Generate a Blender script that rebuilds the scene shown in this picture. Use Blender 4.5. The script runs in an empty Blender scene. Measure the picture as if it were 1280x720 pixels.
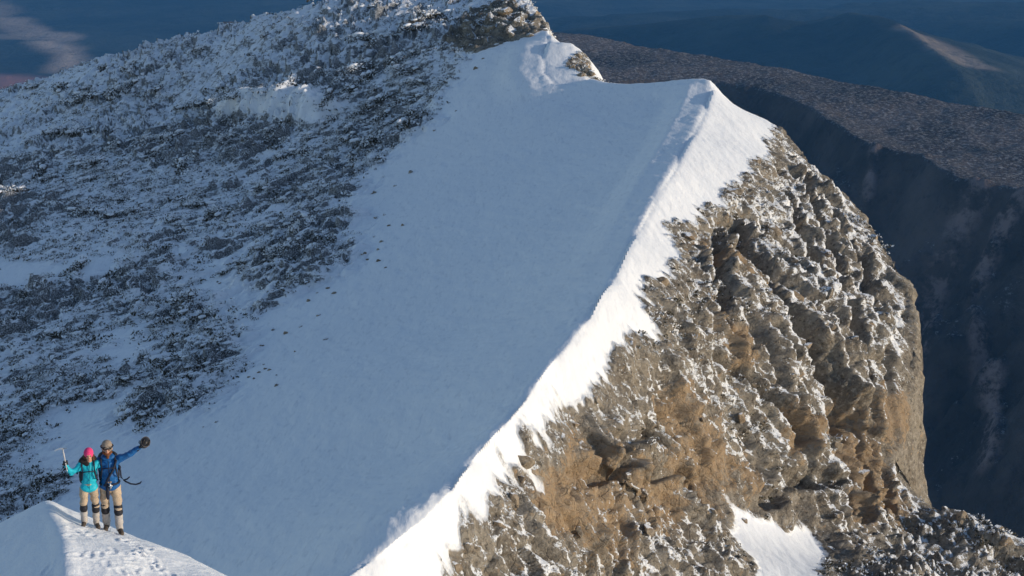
import bpy, bmesh, math, random
import numpy as np
from mathutils import Vector, Matrix

# ------------------------------------------------------------------ camera
C = bpy.context.scene.collection
SC = bpy.context.scene
FPX = 2133.0                       # focal length in photograph pixels (1280 wide)
PITCH = math.radians(18.0)
cam_d = bpy.data.cameras.new('camera')
cam_d.sensor_width = 36.0
cam_d.lens = FPX * 36.0 / 1280.0
cam_d.clip_start = 0.1
cam_d.clip_end = 60000.0
cam = bpy.data.objects.new('camera', cam_d)
C.objects.link(cam)
cam.rotation_euler = (math.pi / 2 - PITCH, 0, 0)
SC.camera = cam

# ------------------------------------------------------------------ sky and sun
SUN_EL = math.radians(12.7)
SUN_AZ = math.radians(105.0)       # clockwise from +Y: from the right and a little behind
SUN_DIR = Vector((math.sin(SUN_AZ) * math.cos(SUN_EL), math.cos(SUN_AZ) * math.cos(SUN_EL), math.sin(SUN_EL)))
world = bpy.data.worlds.new('World')
SC.world = world
world.use_nodes = True
wn = world.node_tree
sky = wn.nodes.new('ShaderNodeTexSky')
sky.sky_type = 'NISHITA'
sky.sun_disc = False
sky.sun_elevation = SUN_EL
sky.sun_rotation = SUN_AZ
sky.altitude = 1800
sky.ozone_density = 1.4
wn.links.new(sky.outputs[0], wn.nodes['Background'].inputs[0])
wn.nodes['Background'].inputs[1].default_value = 0.122
sun_d = bpy.data.lights.new('sun', 'SUN')
sun_d.energy = 2.25
sun_d.angle = math.radians(0.5)
sun_d.color = (1.0, 0.875, 0.70)
sun = bpy.data.objects.new('sun', sun_d)
C.objects.link(sun)
sun.rotation_euler = (-SUN_DIR).to_track_quat('-Z', 'Y').to_euler()
SC.view_settings.view_transform = 'Standard'
SC.view_settings.look = 'None'
SC.view_settings.exposure = 0.45
SC.view_settings.gamma = 1.0
SC.cycles.max_bounces = 6
SC.cycles.volume_bounces = 0

# ------------------------------------------------------------------ maths
CP, SP = math.cos(PITCH), math.sin(PITCH)

def ray(u, v):
    """Direction through a photograph pixel, scaled so that y = 1."""
    a, b = (np.asarray(u, float) - 640) / FPX, (360 - np.asarray(v, float)) / FPX
    y = CP + b * SP
    return a / y, (-SP + b * CP) / y

def P(u, v, Y):
    rx, rz = ray(u, v)
    return (rx * Y, Y, rz * Y)

def PZ(u, v, z):
    rx, rz = ray(u, v)
    return (rx * z / rz, z / rz, z)

def hash3(ix, iy, iz, seed=0):
    h = (ix.astype(np.int64) * 374761393 + iy.astype(np.int64) * 668265263 + iz.astype(np.int64) * 2147483647 + seed * 974634777) & 0xffffffff
    h = ((h ^ (h >> 13)) * 1274126177) & 0xffffffff
    h = ((h ^ (h >> 16)) * 2246822519) & 0xffffffff
    return ((h ^ (h >> 15)) & 0xffffff).astype(np.float32) / 16777216.0

def vnoise(x, y, z, seed=0):
    """Value noise in -1..1."""
    xi, yi, zi = np.floor(x), np.floor(y), np.floor(z)
    fx, fy, fz = x - xi, y - yi, z - zi
    fx, fy, fz = [f * f * f * (f * (f * 6 - 15) + 10) for f in (fx, fy, fz)]
    xi, yi, zi = xi.astype(np.int64), yi.astype(np.int64), zi.astype(np.int64)
    r = 0
    for dx in (0, 1):
        for dy in (0, 1):
            for dz in (0, 1):
                w = (fx if dx else 1 - fx) * (fy if dy else 1 - fy) * (fz if dz else 1 - fz)
                r = r + w * hash3(xi + dx, yi + dy, zi + dz, seed)
    return r * 2 - 1

def fbm(x, y, z, octaves=4, seed=0, gain=0.5, lac=2.03):
    r, a, t = 0, 1.0, 0
    for k in range(octaves):
        r = r + a * vnoise(x + 7.3 * k, y - 3.1 * k, z + 1.7 * k, seed + k)
        t += a
        a *= gain
        x, y, z = x * lac, y * lac, z * lac
    return r / t

def facets(x, y, z, seed=0, tilt=0.8):
    """Fractured blocks: every Voronoi cell is a tilted plane at its own height; also returns the distance to the nearest joint."""
    xi, yi, zi = np.floor(x).astype(np.int64), np.floor(y).astype(np.int64), np.floor(z).astype(np.int64)
    best = np.full(x.shape, 9.0, np.float32)
    second = np.full(x.shape, 9.0, np.float32)
    val = np.zeros(x.shape, np.float32)
    val2 = np.zeros(x.shape, np.float32)
    for dx in (-1, 0, 1):
        for dy in (-1, 0, 1):
            for dz in (-1, 0, 1):
                cx, cy, cz = xi + dx, yi + dy, zi + dz
                px = cx + hash3(cx, cy, cz, seed)
                py = cy + hash3(cx, cy, cz, seed + 11)
                pz = cz + hash3(cx, cy, cz, seed + 23)
                ex, ey, ez = x - px, y - py, z - pz
                d = np.sqrt(ex * ex + ey * ey + ez * ez).astype(np.float32)
                h = hash3(cx, cy, cz, seed + 37) * 1.0 + tilt * ((hash3(cx, cy, cz, seed + 41) - .5) * ex + (hash3(cx, cy, cz, seed + 43) - .5) * ey + (hash3(cx, cy, cz, seed + 47) - .5) * ez) * 2
                near = d < best
                nxt = (~near) & (d < second)
                val2 = np.where(near, val, np.where(nxt, h, val2))
                second = np.where(near, best, np.minimum(second, d))
                val = np.where(near, h, val)
                best = np.where(near, d, best)
    e = second - best
    return val + (val2 - val) * .5 * np.clip(1 - e / .13, 0, 1), e

def sstep(a, b, x):
    t = np.clip((x - a) / (b - a), 0, 1)
    return t * t * (3 - 2 * t)

def seg_dist(px, py, poly, closed=False):
    """Distance to a polyline and, for each point, the sign of the nearest segment's side (left positive)."""
    px, py = np.asarray(px, np.float32), np.asarray(py, np.float32)
    best = np.full(px.shape, 1e12, np.float32)
    side = np.zeros(px.shape, np.float32)
    n = len(poly)
    for i in range(n if closed else n - 1):
        (ax, ay), (bx, by) = poly[i], poly[(i + 1) % n]
        dx, dy = bx - ax, by - ay
        L2 = dx * dx + dy * dy + 1e-12
        t = np.clip(((px - ax) * dx + (py - ay) * dy) / L2, 0, 1)
        qx, qy = px - (ax + t * dx), py - (ay + t * dy)
        d2 = qx * qx + qy * qy
        cr = (dx * (py - ay) - dy * (px - ax)) / math.sqrt(L2)
        m = (d2 < best - 1e-6) | ((np.abs(d2 - best) <= 1e-6) & (np.abs(cr) > np.abs(side)))
        best = np.where(m, d2, best)
        side = np.where(m, cr, side)
    return np.sqrt(best), np.sign(side)

def in_poly(px, py, poly):
    px, py = np.asarray(px), np.asarray(py)
    ins = np.zeros(px.shape, bool)
    n = len(poly)
    for i in range(n):
        (ax, ay), (bx, by) = poly[i], poly[(i + 1) % n]
        if ay == by:
            continue
        c = (ay > py) != (by > py)
        ins ^= c & (px < (bx - ax) * (py - ay) / (by - ay) + ax)
    return ins

def poly_sdf(px, py, poly):
    """Positive inside."""
    d, _ = seg_dist(px, py, poly, True)
    return np.where(in_poly(px, py, poly), d, -d)

class TPS:
    """Thin-plate surface through 3-D control points, cached on a regular grid."""
    def __init__(self, pts, x0, x1, y0, y1, step, smooth=0.0):
        p = np.array(pts, float)
        self.c = p[:, :2].mean(0)
        self.s = 50.0
        q = (p[:, :2] - self.c) / self.s
        n = len(q)
        A = np.zeros((n + 3, n + 3))
        A[:n, :n] = self.k(q[:, None, :], q[None, :, :]) + np.eye(n) * smooth
        A[:n, n:] = np.c_[np.ones(n), q]
        A[n:, :n] = A[:n, n:].T
        self.w = np.linalg.solve(A, np.r_[p[:, 2], 0, 0, 0])
        self.q = q
        self.x0, self.y0, self.st = x0, y0, step
        gx = np.arange(x0, x1 + step, step)
        gy = np.arange(y0, y1 + step, step)
        self.g = np.empty((len(gx), len(gy)))
        for i, x in enumerate(gx):
            self.g[i] = self.exact(np.full(len(gy), x), gy)

    @staticmethod
    def k(a, b):
        r2 = ((a - b) ** 2).sum(-1)
        return r2 * np.log(r2 + 1e-12) * 0.5

    def exact(self, x, y):
        q = (np.c_[x, y] - self.c) / self.s
        n = len(self.q)
        return self.k(q[:, None, :], self.q[None]) @ self.w[:n] + self.w[n] + q @ self.w[n + 1:]

    def __call__(self, x, y):
        fx = np.clip((x - self.x0) / self.st, 0, self.g.shape[0] - 1.001)
        fy = np.clip((y - self.y0) / self.st, 0, self.g.shape[1] - 1.001)
        i, j = fx.astype(int), fy.astype(int)
        a, b = fx - i, fy - j
        g = self.g
        return (g[i, j] * (1 - a) + g[i + 1, j] * a) * (1 - b) + (g[i, j + 1] * (1 - a) + g[i + 1, j + 1] * a) * b

def cast(fn, u, v, y0, y1, n=1600):
    """First point where the ray through a photograph pixel meets a height function."""
    Y = np.exp(np.linspace(math.log(y0), math.log(y1), n))
    rx, rz = ray(u, v)
    g = rz * Y - fn(rx * Y, Y)
    k = np.argmax(g < 0)
    if not (g < 0).any():
        return None
    if k == 0:
        return (rx * Y[0], Y[0], rz * Y[0])
    t = g[k - 1] / (g[k - 1] - g[k])
    y = Y[k - 1] + t * (Y[k] - Y[k - 1])
    return (float(rx * y), float(y), float(rz * y))

# ------------------------------------------------------------------ the mountain's base shape
crest_px = [(330, 800), (380, 760), (430, 720), (475, 690), (530, 650), (560, 615), (590, 573), (628, 530), (665, 485), (700, 440), (735, 398),
            (765, 350), (795, 290), (822, 240), (848, 200), (868, 165), (882, 135), (891, 110)]
crest = [PZ(u, v, -30.2 - 2.7 * (1 - (v - 110) / 610)) for u, v in crest_px]
crest += [P(889, 99, 166.5), P(870, 97, 168.5), P(830, 100, 172), P(790, 103, 176), P(762, 102, 179), P(742, 97, 182), P(718, 105, 182), P(694, 104, 183.5),
          P(681, 90, 187.5), P(679, 72, 193), P(686, 53, 200), P(688, 42, 205), P(683, 28, 212), P(668, 8, 221), P(655, -12, 232)]
cr0 = crest[0]
crest_xy = [(cr0[0] - 6, cr0[1] - 40)] + [(p[0], p[1]) for p in crest] + [(-5.0, 300.0), (-30.0, 460.0)]

def off(p, dx, dy, dz):
    return (p[0] + dx, p[1] + dy, p[2] + dz)

left_pts = list(crest)
left_pts += [P(*t) for t in [
    (600, 400, 108), (500, 400, 117), (400, 400, 124), (300, 400, 130), (200, 400, 135), (100, 400, 138), (0, 400, 141), (-150, 400, 146),
    (700, 300, 122), (600, 300, 133), (450, 300, 146), (300, 300, 157), (150, 300, 164), (0, 300, 173), (-150, 300, 183),
    (760, 200, 146), (700, 200, 153), (600, 200, 163), (500, 200, 176), (370, 200, 190), (250, 200, 199), (120, 200, 208), (0, 200, 217), (-150, 200, 229),
    (800, 130, 165.5), (740, 125, 174), (690, 140, 172), (600, 130, 184), (500, 130, 199), (380, 130, 208), (250, 130, 221), (120, 130, 232), (0, 135, 246),
    (640, 60, 202), (620, 60, 205), (560, 60, 211), (480, 60, 218), (400, 60, 225), (300, 80, 231), (600, 20, 222), (500, 25, 231), (450, 0, 243), (650, 110, 185),
    (0, 115, 262), (60, 100, 262), (110, 82, 262), (200, 60, 258), (290, 35, 252), (380, 12, 245), (-120, 138, 266), (-300, 170, 270),
    (560, 560, 77), (480, 560, 84), (400, 560, 89), (300, 560, 95), (200, 560, 100), (100, 560, 103), (0, 560, 106), (-150, 560, 110),
    (600, 480, 86), (500, 480, 96), (400, 480, 104), (300, 480, 111), (150, 480, 117), (0, 480, 121),
    (500, 640, 63.5), (420, 640, 71), (330, 640, 78), (200, 640, 85), (80, 640, 89), (-80, 640, 93),
    (400, 720, 60), (350, 720, 64.5), (280, 720, 69.5), (150, 720, 76), (0, 720, 80), (-150, 720, 83),
    (200, 860, 58), (0, 860, 66), (-200, 860, 70)]]
for u, v, Y in [(0, 115, 262), (110, 82, 262), (200, 60, 258), (380, 12, 245), (-200, 150, 268)]:
    left_pts += [off(P(u, v, Y), -3, 25, -14), off(P(u, v, Y), -8, 70, -50), off(P(u, v, Y), -15, 160, -120)]
left_pts += [(-140, 120, -75), (-140, 200, -80), (-150, 60, -80), (-60, 40, -50), (-30, 40, -41)]

right_pts = list(crest)
right_pts += [P(*t) for t in [
    (500, 720, 60.5), (560, 720, 64), (700, 720, 71), (850, 720, 79), (950, 720, 83.5), (1050, 720, 88), (1200, 720, 95), (1290, 720, 98),
    (560, 800, 58), (800, 800, 68), (1100, 800, 80), (1300, 800, 86),
    (540, 680, 63.5), (590, 680, 66),
    (610, 600, 70.5), (645, 600, 73.5), (740, 600, 82), (850, 600, 91), (950, 600, 98), (1050, 600, 104), (1110, 600, 107.5),
    (1100, 650, 104), (1000, 650, 98), (900, 650, 90), (780, 650, 80), (660, 650, 70.5),
    (690, 505, 81), (740, 505, 84.5), (820, 500, 92), (900, 500, 99), (1000, 500, 106), (1100, 500, 112.5),
    (775, 400, 94.5), (815, 400, 98), (900, 400, 105.5), (1000, 400, 114), (1090, 400, 121.5),
    (820, 295, 113), (848, 295, 116), (900, 300, 121), (1000, 300, 131), (1080, 300, 138),
    (880, 210, 134), (930, 210, 139.5), (980, 215, 145), (1020, 230, 150),
    (905, 140, 156), (930, 150, 157), (945, 165, 155),
    (900, 118, 166), (925, 135, 167), (960, 150, 166), (1000, 182, 162), (1050, 240, 152), (1085, 275, 146), (1110, 305, 140), (1130, 345, 134), (1145, 400, 127), (1148, 460, 120),
    (1136, 520, 114.5), (1124, 570, 111), (1138, 600, 110.5), (1200, 637, 106), (1280, 682, 102), (1350, 724, 99),
    (1150, 660, 104), (1230, 700, 99)]]
edge_px = [(925, 135, 167), (960, 150, 166), (1000, 182, 162), (1050, 240, 152), (1085, 275, 146), (1110, 305, 140), (1130, 345, 134), (1145, 400, 127), (1148, 460, 120), (1136, 520, 114.5), (1124, 570, 111),
           (1140, 602, 110.5), (1200, 637, 106), (1280, 682, 102), (1350, 724, 99)]
for u, v, Y in edge_px[:9]:
    right_pts += [off(P(u, v, Y), 6, 2, -4), off(P(u, v, Y), 30, 8, -26)]
for u, v, Y in edge_px[-3:]:
    right_pts += [off(P(u, v, Y), 5, 8, -7), off(P(u, v, Y), 16, 20, -26)]
cliff_edge = [P(*q)[:2] for q in edge_px]
cliff_edge = [(cliff_edge[0][0] - 3, cliff_edge[0][1] + 60)] + cliff_edge + [(cliff_edge[-1][0] + 40, cliff_edge[-1][1] - 40)]
for p in [P(889, 99, 166.5), P(870, 97, 168.5), P(830, 100, 172), P(790, 103, 176), P(764, 102, 179)]:
    right_pts += [off(p, 1.5, 5, -4), off(p, 4, 14, -16), off(p, 10, 34, -46)]
right_pts += [P(700, 82, 190), P(715, 97, 185.5), P(702, 54, 201), P(716, 54, 200), P(728, 68, 195), P(740, 88, 189), P(720, 80, 191.5), P(733, 96, 186)]
for u, v, Y in [(700, 46, 205), (718, 53, 201.5), (731, 66, 197), (743, 88, 190)]:
    right_pts += [off(P(u, v, Y), 3, 4, -6), off(P(u, v, Y), 9, 10, -20), off(P(u, v, Y), 30, 40, -70)]
for p in crest[-4:]:
    right_pts += [off(p, 2.5, 4, -6), off(p, 9, 12, -22), off(p, 34, 40, -75)]
right_pts += [(20, 300, -130), (0, 380, -190), (95, 60, -110), (95, 120, -130), (42, 91, -58), (52, 86, -66), (45, 104, -66), (40, 77, -57), (60, 70, -74), (110, 220, -170), (60, 40, -60)]

LEFT = TPS(left_pts, -230, 60, 20, 460, 1.0, 2e-4)
RIGHT = TPS(right_pts, -60, 130, 20, 460, 1.0, 2e-4)

def crest_side(x, y):
    """Signed distance to the crest line, positive on the shaded left side."""
    d, s = seg_dist(x, y, crest_xy)
    return np.where(s >= 0, d, -d)

def base_z(x, y):
    d = crest_side(x, y)
    e, s = seg_dist(x, y, cliff_edge)
    e = np.where(s > 0, e, 0) * (d < 0)
    r = RIGHT(x, y) - np.minimum(14.0 * (np.sqrt(e * e + .06) - math.sqrt(.06)), 9 + 3 * e)
    return np.where(d >= 0, LEFT(x, y), r) - .16 * np.clip(1 - np.abs(d) / .55, 0, 1) ** 2

def on_ridge(u, v):
    return cast(base_z, u, v, 45, 330)

# ------------------------------------------------------------------ material helpers
def new_mat(name):
    m = bpy.data.materials.new(name)
    m.use_nodes = True
    nt = m.node_tree
    b = nt.nodes['Principled BSDF']
    return m, nt, b

class NT:
    """Short-hand for wiring shader nodes."""
    def __init__(self, nt):
        self.nt = nt
    def n(self, kind, **kw):
        nd = self.nt.nodes.new('ShaderNode' + kind)
        for k, v in kw.items():
            setattr(nd, k, v)
        return nd
    def link(self, a, b):
        self.nt.links.new(a, b)
    def put(self, sock, v):
        if hasattr(v, 'is_output'):
            self.link(v, sock)
        elif v is not None:
            sock.default_value = v
    def math(self, op, a, b=None, clamp=False):
        nd = self.n('Math', operation=op, use_clamp=clamp)
        self.put(nd.inputs[0], a)
        if b is not None:
            self.put(nd.inputs[1], b)
        return nd.outputs[0]
    def step(self, x, a, b):
        nd = self.n('MapRange', interpolation_type='SMOOTHSTEP')
        self.put(nd.inputs[0], x)
        nd.inputs[1].default_value, nd.inputs[2].default_value = a, b
        return nd.outputs[0]
    def mix(self, f, a, b):
        nd = self.n('Mix', data_type='RGBA')
        self.put(nd.inputs[0], f)
        self.put(nd.inputs[6], a if hasattr(a, 'is_output') else (*a, 1))
        self.put(nd.inputs[7], b if hasattr(b, 'is_output') else (*b, 1))
        return nd.outputs[2]
    def noise(self, scale, detail=4, rough=.55, vec=None, dist=0.0):
        nd = self.n('TexNoise')
        nd.inputs['Scale'].default_value = scale
        nd.inputs['Detail'].default_value = detail
        nd.inputs['Roughness'].default_value = rough
        nd.inputs['Distortion'].default_value = dist
        if vec is not None:
            self.link(vec, nd.inputs['Vector'])
        return nd.outputs[0]
    def attr(self, name):
        return self.n('Attribute', attribute_name=name).outputs['Fac']
    def pos(self):
        return self.n('NewGeometry').outputs['Position']
    def normal_z(self):
        s = self.n('SeparateXYZ')
        self.link(self.n('NewGeometry').outputs['Normal'], s.inputs[0])
        return s.outputs[2]
    def scaled(self, vec, s, rot=(0, 0, 0)):
        mp = self.n('Mapping')
        self.link(vec, mp.inputs[0])
        mp.inputs['Scale'].default_value = s
        mp.inputs['Rotation'].default_value = rot
        return mp.outputs[0]
    def bump(self, h, strength, dist, normal=None):
        nd = self.n('Bump')
        nd.inputs['Strength'].default_value = strength
        nd.inputs['Distance'].default_value = dist
        self.link(h, nd.inputs['Height'])
        if normal is not None:
            self.link(normal, nd.inputs['Normal'])
        return nd.outputs[0]

SNOW = (0.86, 0.87, 0.89)

def rock_blocks(w, pos):
    # joints at two sizes, long down the dip, seen as small steps in the relief
    warp = w.n('VectorMath', operation='SCALE')
    nz3 = w.n('TexNoise')
    nz3.inputs['Scale'].default_value = 1.6
    nz3.inputs['Detail'].default_value = 3
    w.link(pos, nz3.inputs['Vector'])
    w.link(nz3.outputs['Color'], warp.inputs[0])
    warp.inputs['Scale'].default_value = .55
    add = w.n('VectorMath', operation='ADD')
    w.link(pos, add.inputs[0])
    w.link(warp.outputs[0], add.inputs[1])
    q = w.scaled(w.scaled(add.outputs[0], (1, 1, 1), (0, math.radians(38), math.radians(20))), (1.0, 2.0, 1.55))
    out = []
    for s in (1.1, 3.1):
        v = w.n('TexVoronoi', feature='F1')
        v.inputs['Scale'].default_value = s
        w.link(q, v.inputs['Vector'])
        sp = w.n('SeparateColor')
        w.link(v.outputs['Color'], sp.inputs[0])
        e = w.n('TexVoronoi', feature='DISTANCE_TO_EDGE')
        e.inputs['Scale'].default_value = s
        w.link(q, e.inputs['Vector'])
        out.append((sp.outputs[0], sp.outputs[1], w.step(e.outputs['Distance'], .0, .10) if s < 2 else None))
    return out

def rock_colour(w, pos, ochre):
    n1 = w.noise(0.45, 5, .6, pos)
    n2 = w.noise(3.4, 6, .68, pos)
    n3 = w.noise(13.0, 3, .65, pos)
    c = w.mix(w.step(n1, .38, .62), (.165, .138, .108), (.305, .262, .205))
    c = w.mix(w.step(n2, .52, .62), c, (.38, .34, .285))
    c = w.mix(w.step(n2, .44, .37), c, (.080, .068, .056))
    oc = w.mix(w.step(n3, .4, .62), (.42, .25, .12), (.54, .385, .215))
    of = w.math('MULTIPLY', ochre, w.step(n2, .26, .46), True)
    c = w.mix(of, c, oc)
    c = w.mix(w.math('MULTIPLY', w.step(n3, .57, .70), .6), c, (.055, .05, .043))
    return c, n2, n3

def mountain_material():
    m, nt, b = new_mat('mountain_snow_and_rock')
    w = NT(nt)
    pos = w.pos()
    rock, heath, ochre, load = w.attr('rock'), w.attr('heath'), w.attr('ochre'), w.attr('load')
    nz = w.normal_z()
    blk = rock_blocks(w, pos)
    stained = w.math('ADD', ochre, w.math('MULTIPLY', w.math('SUBTRACT', blk[0][0], .5), .55))
    stained = w.math('ADD', stained, w.math('MULTIPLY', w.math('SUBTRACT', blk[1][0], .5), .40))
    streak = w.noise(1.2, 5, .7, w.scaled(w.scaled(pos, (1, 1, 1), (0, math.radians(38), 0)), (.35, 1.6, 1.6)))
    stained = w.math('MULTIPLY', w.step(w.math('ADD', stained, w.math('MULTIPLY', w.math('SUBTRACT', streak, .5), 1.5)), .32, .62), .72)
    rc, n2, n3 = rock_colour(w, pos, stained)
    rc = w.mix(w.math('MULTIPLY', w.step(ochre, .0, .6), .34), rc, (.28, .20, .125))
    rc = w.mix(w.math('MULTIPLY', blk[0][1], .30), rc, w.mix(.5, rc, (.10, .09, .078)))
    rc = w.mix(w.math('MULTIPLY', blk[1][1], .35), rc, w.mix(.6, rc, (.42, .38, .32)))
    # snow plastered on the upward and right-facing sides of the rock
    sep = w.n('SeparateXYZ')
    w.link(w.n('NewGeometry').outputs['Normal'], sep.inputs[0])
    lie = w.math('ADD', w.math('ADD', w.math('MULTIPLY', nz, .50), w.math('MULTIPLY', sep.outputs[0], .70)), w.math('MULTIPLY', w.math('SUBTRACT', w.noise(1.1, 7, .68, w.scaled(pos, (1.0, 1.5, 1.3))), .5), 1.5))
    lie = w.math('ADD', lie, w.math('MULTIPLY', w.math('SUBTRACT', w.noise(7.5, 5, .75, pos), .5), 1.2))
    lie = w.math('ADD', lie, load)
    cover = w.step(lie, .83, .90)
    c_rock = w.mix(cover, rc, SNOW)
    # dwarf heath poking through the snow of the shaded hillside
    st = w.scaled(w.scaled(pos, (1, 1, 1), (0, 0, -math.radians(53))), (.6, 1.2, 1.3))
    h1 = w.noise(.34, 6, .66, st)
    h2 = w.noise(3.2, 5, .75, st)
    h3 = w.noise(11.0, 2, .6, pos)
    hv = w.math('ADD', w.math('MULTIPLY', h1, .60), w.math('ADD', w.math('MULTIPLY', h2, 1.05), w.math('MULTIPLY', h3, .35)))
    hv = w.math('ADD', hv, w.math('MULTIPLY', w.math('SUBTRACT', heath, 1.0), .45))
    hv = w.math('ADD', hv, w.math('MULTIPLY', w.math('MULTIPLY', w.math('SUBTRACT', .835, nz), heath), 1.2))
    hf = w.math('MULTIPLY', w.math('MULTIPLY', w.step(hv, .92, 1.04), w.step(heath, .02, .25)), w.math('ADD', .45, w.math('MULTIPLY', w.step(h3, .62, .42), .5)))
    c_heath = w.mix(h3, (.026, .028, .029), (.080, .079, .078))
    c_snow = w.mix(w.noise(.09, 4, .55, pos), (.80, .81, .83), (.90, .90, .905))
    c_snow = w.mix(w.math('MULTIPLY', w.step(w.noise(1.3, 5, .65, w.scaled(pos, (2.4, .6, 1.0), (0, 0, .5))), .54, .66), .5), c_snow, (.66, .675, .71))
    c_snow = w.mix(hf, c_snow, c_heath)
    w.link(w.mix(w.step(rock, .35, .65), c_snow, c_rock), b.inputs['Base Color'])
    b.inputs['Roughness'].default_value = .75
    b.inputs['Specular IOR Level'].default_value = .2
    # relief: wind crust on the snow, chips on the rock
    crust = w.noise(1.0, 6, .62, w.scaled(pos, (2.2, .7, 1.0), (0, 0, .5)))
    hb = w.math('ADD', w.math('MULTIPLY', crust, .085), w.math('MULTIPLY', hf, .10))
    steps_ = w.math('ADD', w.math('MULTIPLY', blk[0][0], .30), w.math('MULTIPLY', blk[1][0], .13))
    steps_ = w.math('ADD', steps_, w.math('MULTIPLY', blk[0][2], .045))
    rb = w.math('ADD', w.math('ADD', steps_, w.math('MULTIPLY', n2, .16)), w.math('ADD', w.math('MULTIPLY', n3, .10), w.math('MULTIPLY', cover, .12)))
    mx = w.n('Mix', data_type='FLOAT')
    w.put(mx.inputs[0], rock); w.put(mx.inputs[2], hb); w.put(mx.inputs[3], rb)
    w.link(w.bump(mx.outputs[0], .8, 1.0), b.inputs['Normal'])
    return m

def grid_mesh(name, co, nr, nc, mat, keep=None, attrs=None, vnormals=None, kind='structure'):
    """A sheet object from an nr x nc grid of points; keep picks its faces."""
    idx = np.arange(nr * nc).reshape(nr, nc)
    q = np.stack([idx[:-1, :-1], idx[:-1, 1:], idx[1:, 1:], idx[1:, :-1]], -1).reshape(-1, 4)
    if keep is not None:
        q = q[keep]
    used, inv = np.unique(q, return_inverse=True)
    q = inv.reshape(-1, 4).astype(np.int32)
    me = mesh_from(name, co[used], q)
    for k, v in (attrs or {}).items():
        a = me.attributes.new(k, 'FLOAT', 'POINT')
        a.data.foreach_set('value', np.ascontiguousarray(v[used], np.float32))
    me.polygons.foreach_set('use_smooth', np.ones(len(q), bool))
    if vnormals is not None:
        me.normals_split_custom_set_from_vertices(vnormals[used])
    me.materials.append(mat)
    o = bpy.data.objects.new(name, me)
    C.objects.link(o)
    if kind:
        o['kind'] = kind
    return o

def mesh_from(name, co, faces):
    """faces: an (n, k) integer array."""
    n, k = faces.shape
    me = bpy.data.meshes.new(name)
    me.vertices.add(len(co))
    me.vertices.foreach_set('co', np.ascontiguousarray(co, np.float32).ravel())
    me.loops.add(n * k)
    me.loops.foreach_set('vertex_index', np.ascontiguousarray(faces, np.int32).ravel())
    me.polygons.add(n)
    me.polygons.foreach_set('loop_start', np.arange(n, dtype=np.int32) * k)
    me.polygons.foreach_set('loop_total', np.full(n, k, np.int32))
    me.update(calc_edges=True)
    return me

def grid_normals(G):
    du = np.gradient(G, axis=1)
    dv = np.gradient(G, axis=0)
    n = np.cross(du, dv)
    n /= np.linalg.norm(n, axis=-1, keepdims=True) + 1e-9
    n[n[..., 2] < 0] *= -1
    return n

# ------------------------------------------------------------------ where rock, snow and scrub meet (traced on the base shape)
def trace(pix):
    out = []
    for u, v in pix:
        h = on_ridge(u, v)
        if h is not None:
            out.append((h[0], h[1]))
    return out

snow_rock_edge = trace([(962, 153), (972, 170), (966, 186), (942, 208), (917, 232), (906, 252), (872, 272), (848, 288), (850, 325), (826, 350), (821, 388), (797, 420),
                        (790, 448), (760, 478), (737, 503), (713, 528), (704, 552), (655, 572), (640, 588), (652, 612), (640, 640), (612, 655), (590, 678), (562, 700), (566, 718), (560, 780)])
rock_poly = snow_rock_edge + [(60, 30), (140, 30), (140, 260), (60, 260)]
e0 = snow_rock_edge[0]
rock_poly += [(e0[0] + 30, e0[1] + 40), (e0[0] + 1.0, e0[1] + 2.0)]
patch_poly = trace([(908, 618), (935, 638), (968, 650), (985, 668), (998, 648), (1020, 664), (1036, 690), (1030, 730), (985, 760), (960, 730), (928, 684)])
summit_poly = trace([(560, 60), (572, 30), (600, 6), (640, 0), (664, 2), (682, 30), (684, 38), (655, 47), (625, 54), (595, 64)])
scoop_poly = trace([(709, 84), (714, 72), (722, 58), (733, 70), (742, 92), (720, 92)])
sx, sy = scoop_poly[3]
scoop_poly = scoop_poly[:3] + [(sx, sy), (sx + 3, sy + 6), (sx + 5, sy - 2), (sx + 4, sy - 7)] + scoop_poly[5:]
scrub_edge = trace([(640, 40), (600, 62), (585, 95), (560, 130), (548, 150), (500, 185), (470, 215), (450, 262), (462, 295), (445, 330), (395, 366), (345, 395), (318, 425), (305, 465),
                    (280, 510), (235, 530), (160, 545), (140, 530), (125, 505), (60, 520), (70, 560), (100, 600), (60, 650)])
scrub_poly = scrub_edge + [(-60, 70), (-200, 60), (-200, 420), (-5, 420), (6, 214)]
bare_polys = [trace(p) for p in (
    [(0, 325), (60, 333), (100, 318), (140, 322), (120, 345), (60, 345), (0, 360)],
    [(235, 320), (262, 322), (300, 350), (330, 372), (300, 390), (250, 360)],
    [(135, 415), (175, 412), (180, 450), (140, 452)],
    [(80, 515), (130, 505), (150, 540), (110, 575), (85, 560)])]

def rock_sdf(x, y):
    n = fbm(x * .35, y * .35, x * 0, 4, 5) * 2.0 + fbm(x * 1.5, y * 1.5, x * 0, 3, 6) * .8
    d = poly_sdf(x, y, rock_poly) + n * .8
    d = np.minimum(d, -(poly_sdf(x, y, patch_poly) + n * .5))
    d = np.maximum(d, poly_sdf(x, y, summit_poly) + n * .7)
    return np.maximum(d, poly_sdf(x, y, scoop_poly) + n * .4)

def scrub_sdf(x, y):
    d = poly_sdf(x, y, scrub_poly)
    for p in bare_polys:
        d = np.minimum(d, -poly_sdf(x, y, p) * .8 + .5)
    return d

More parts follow.
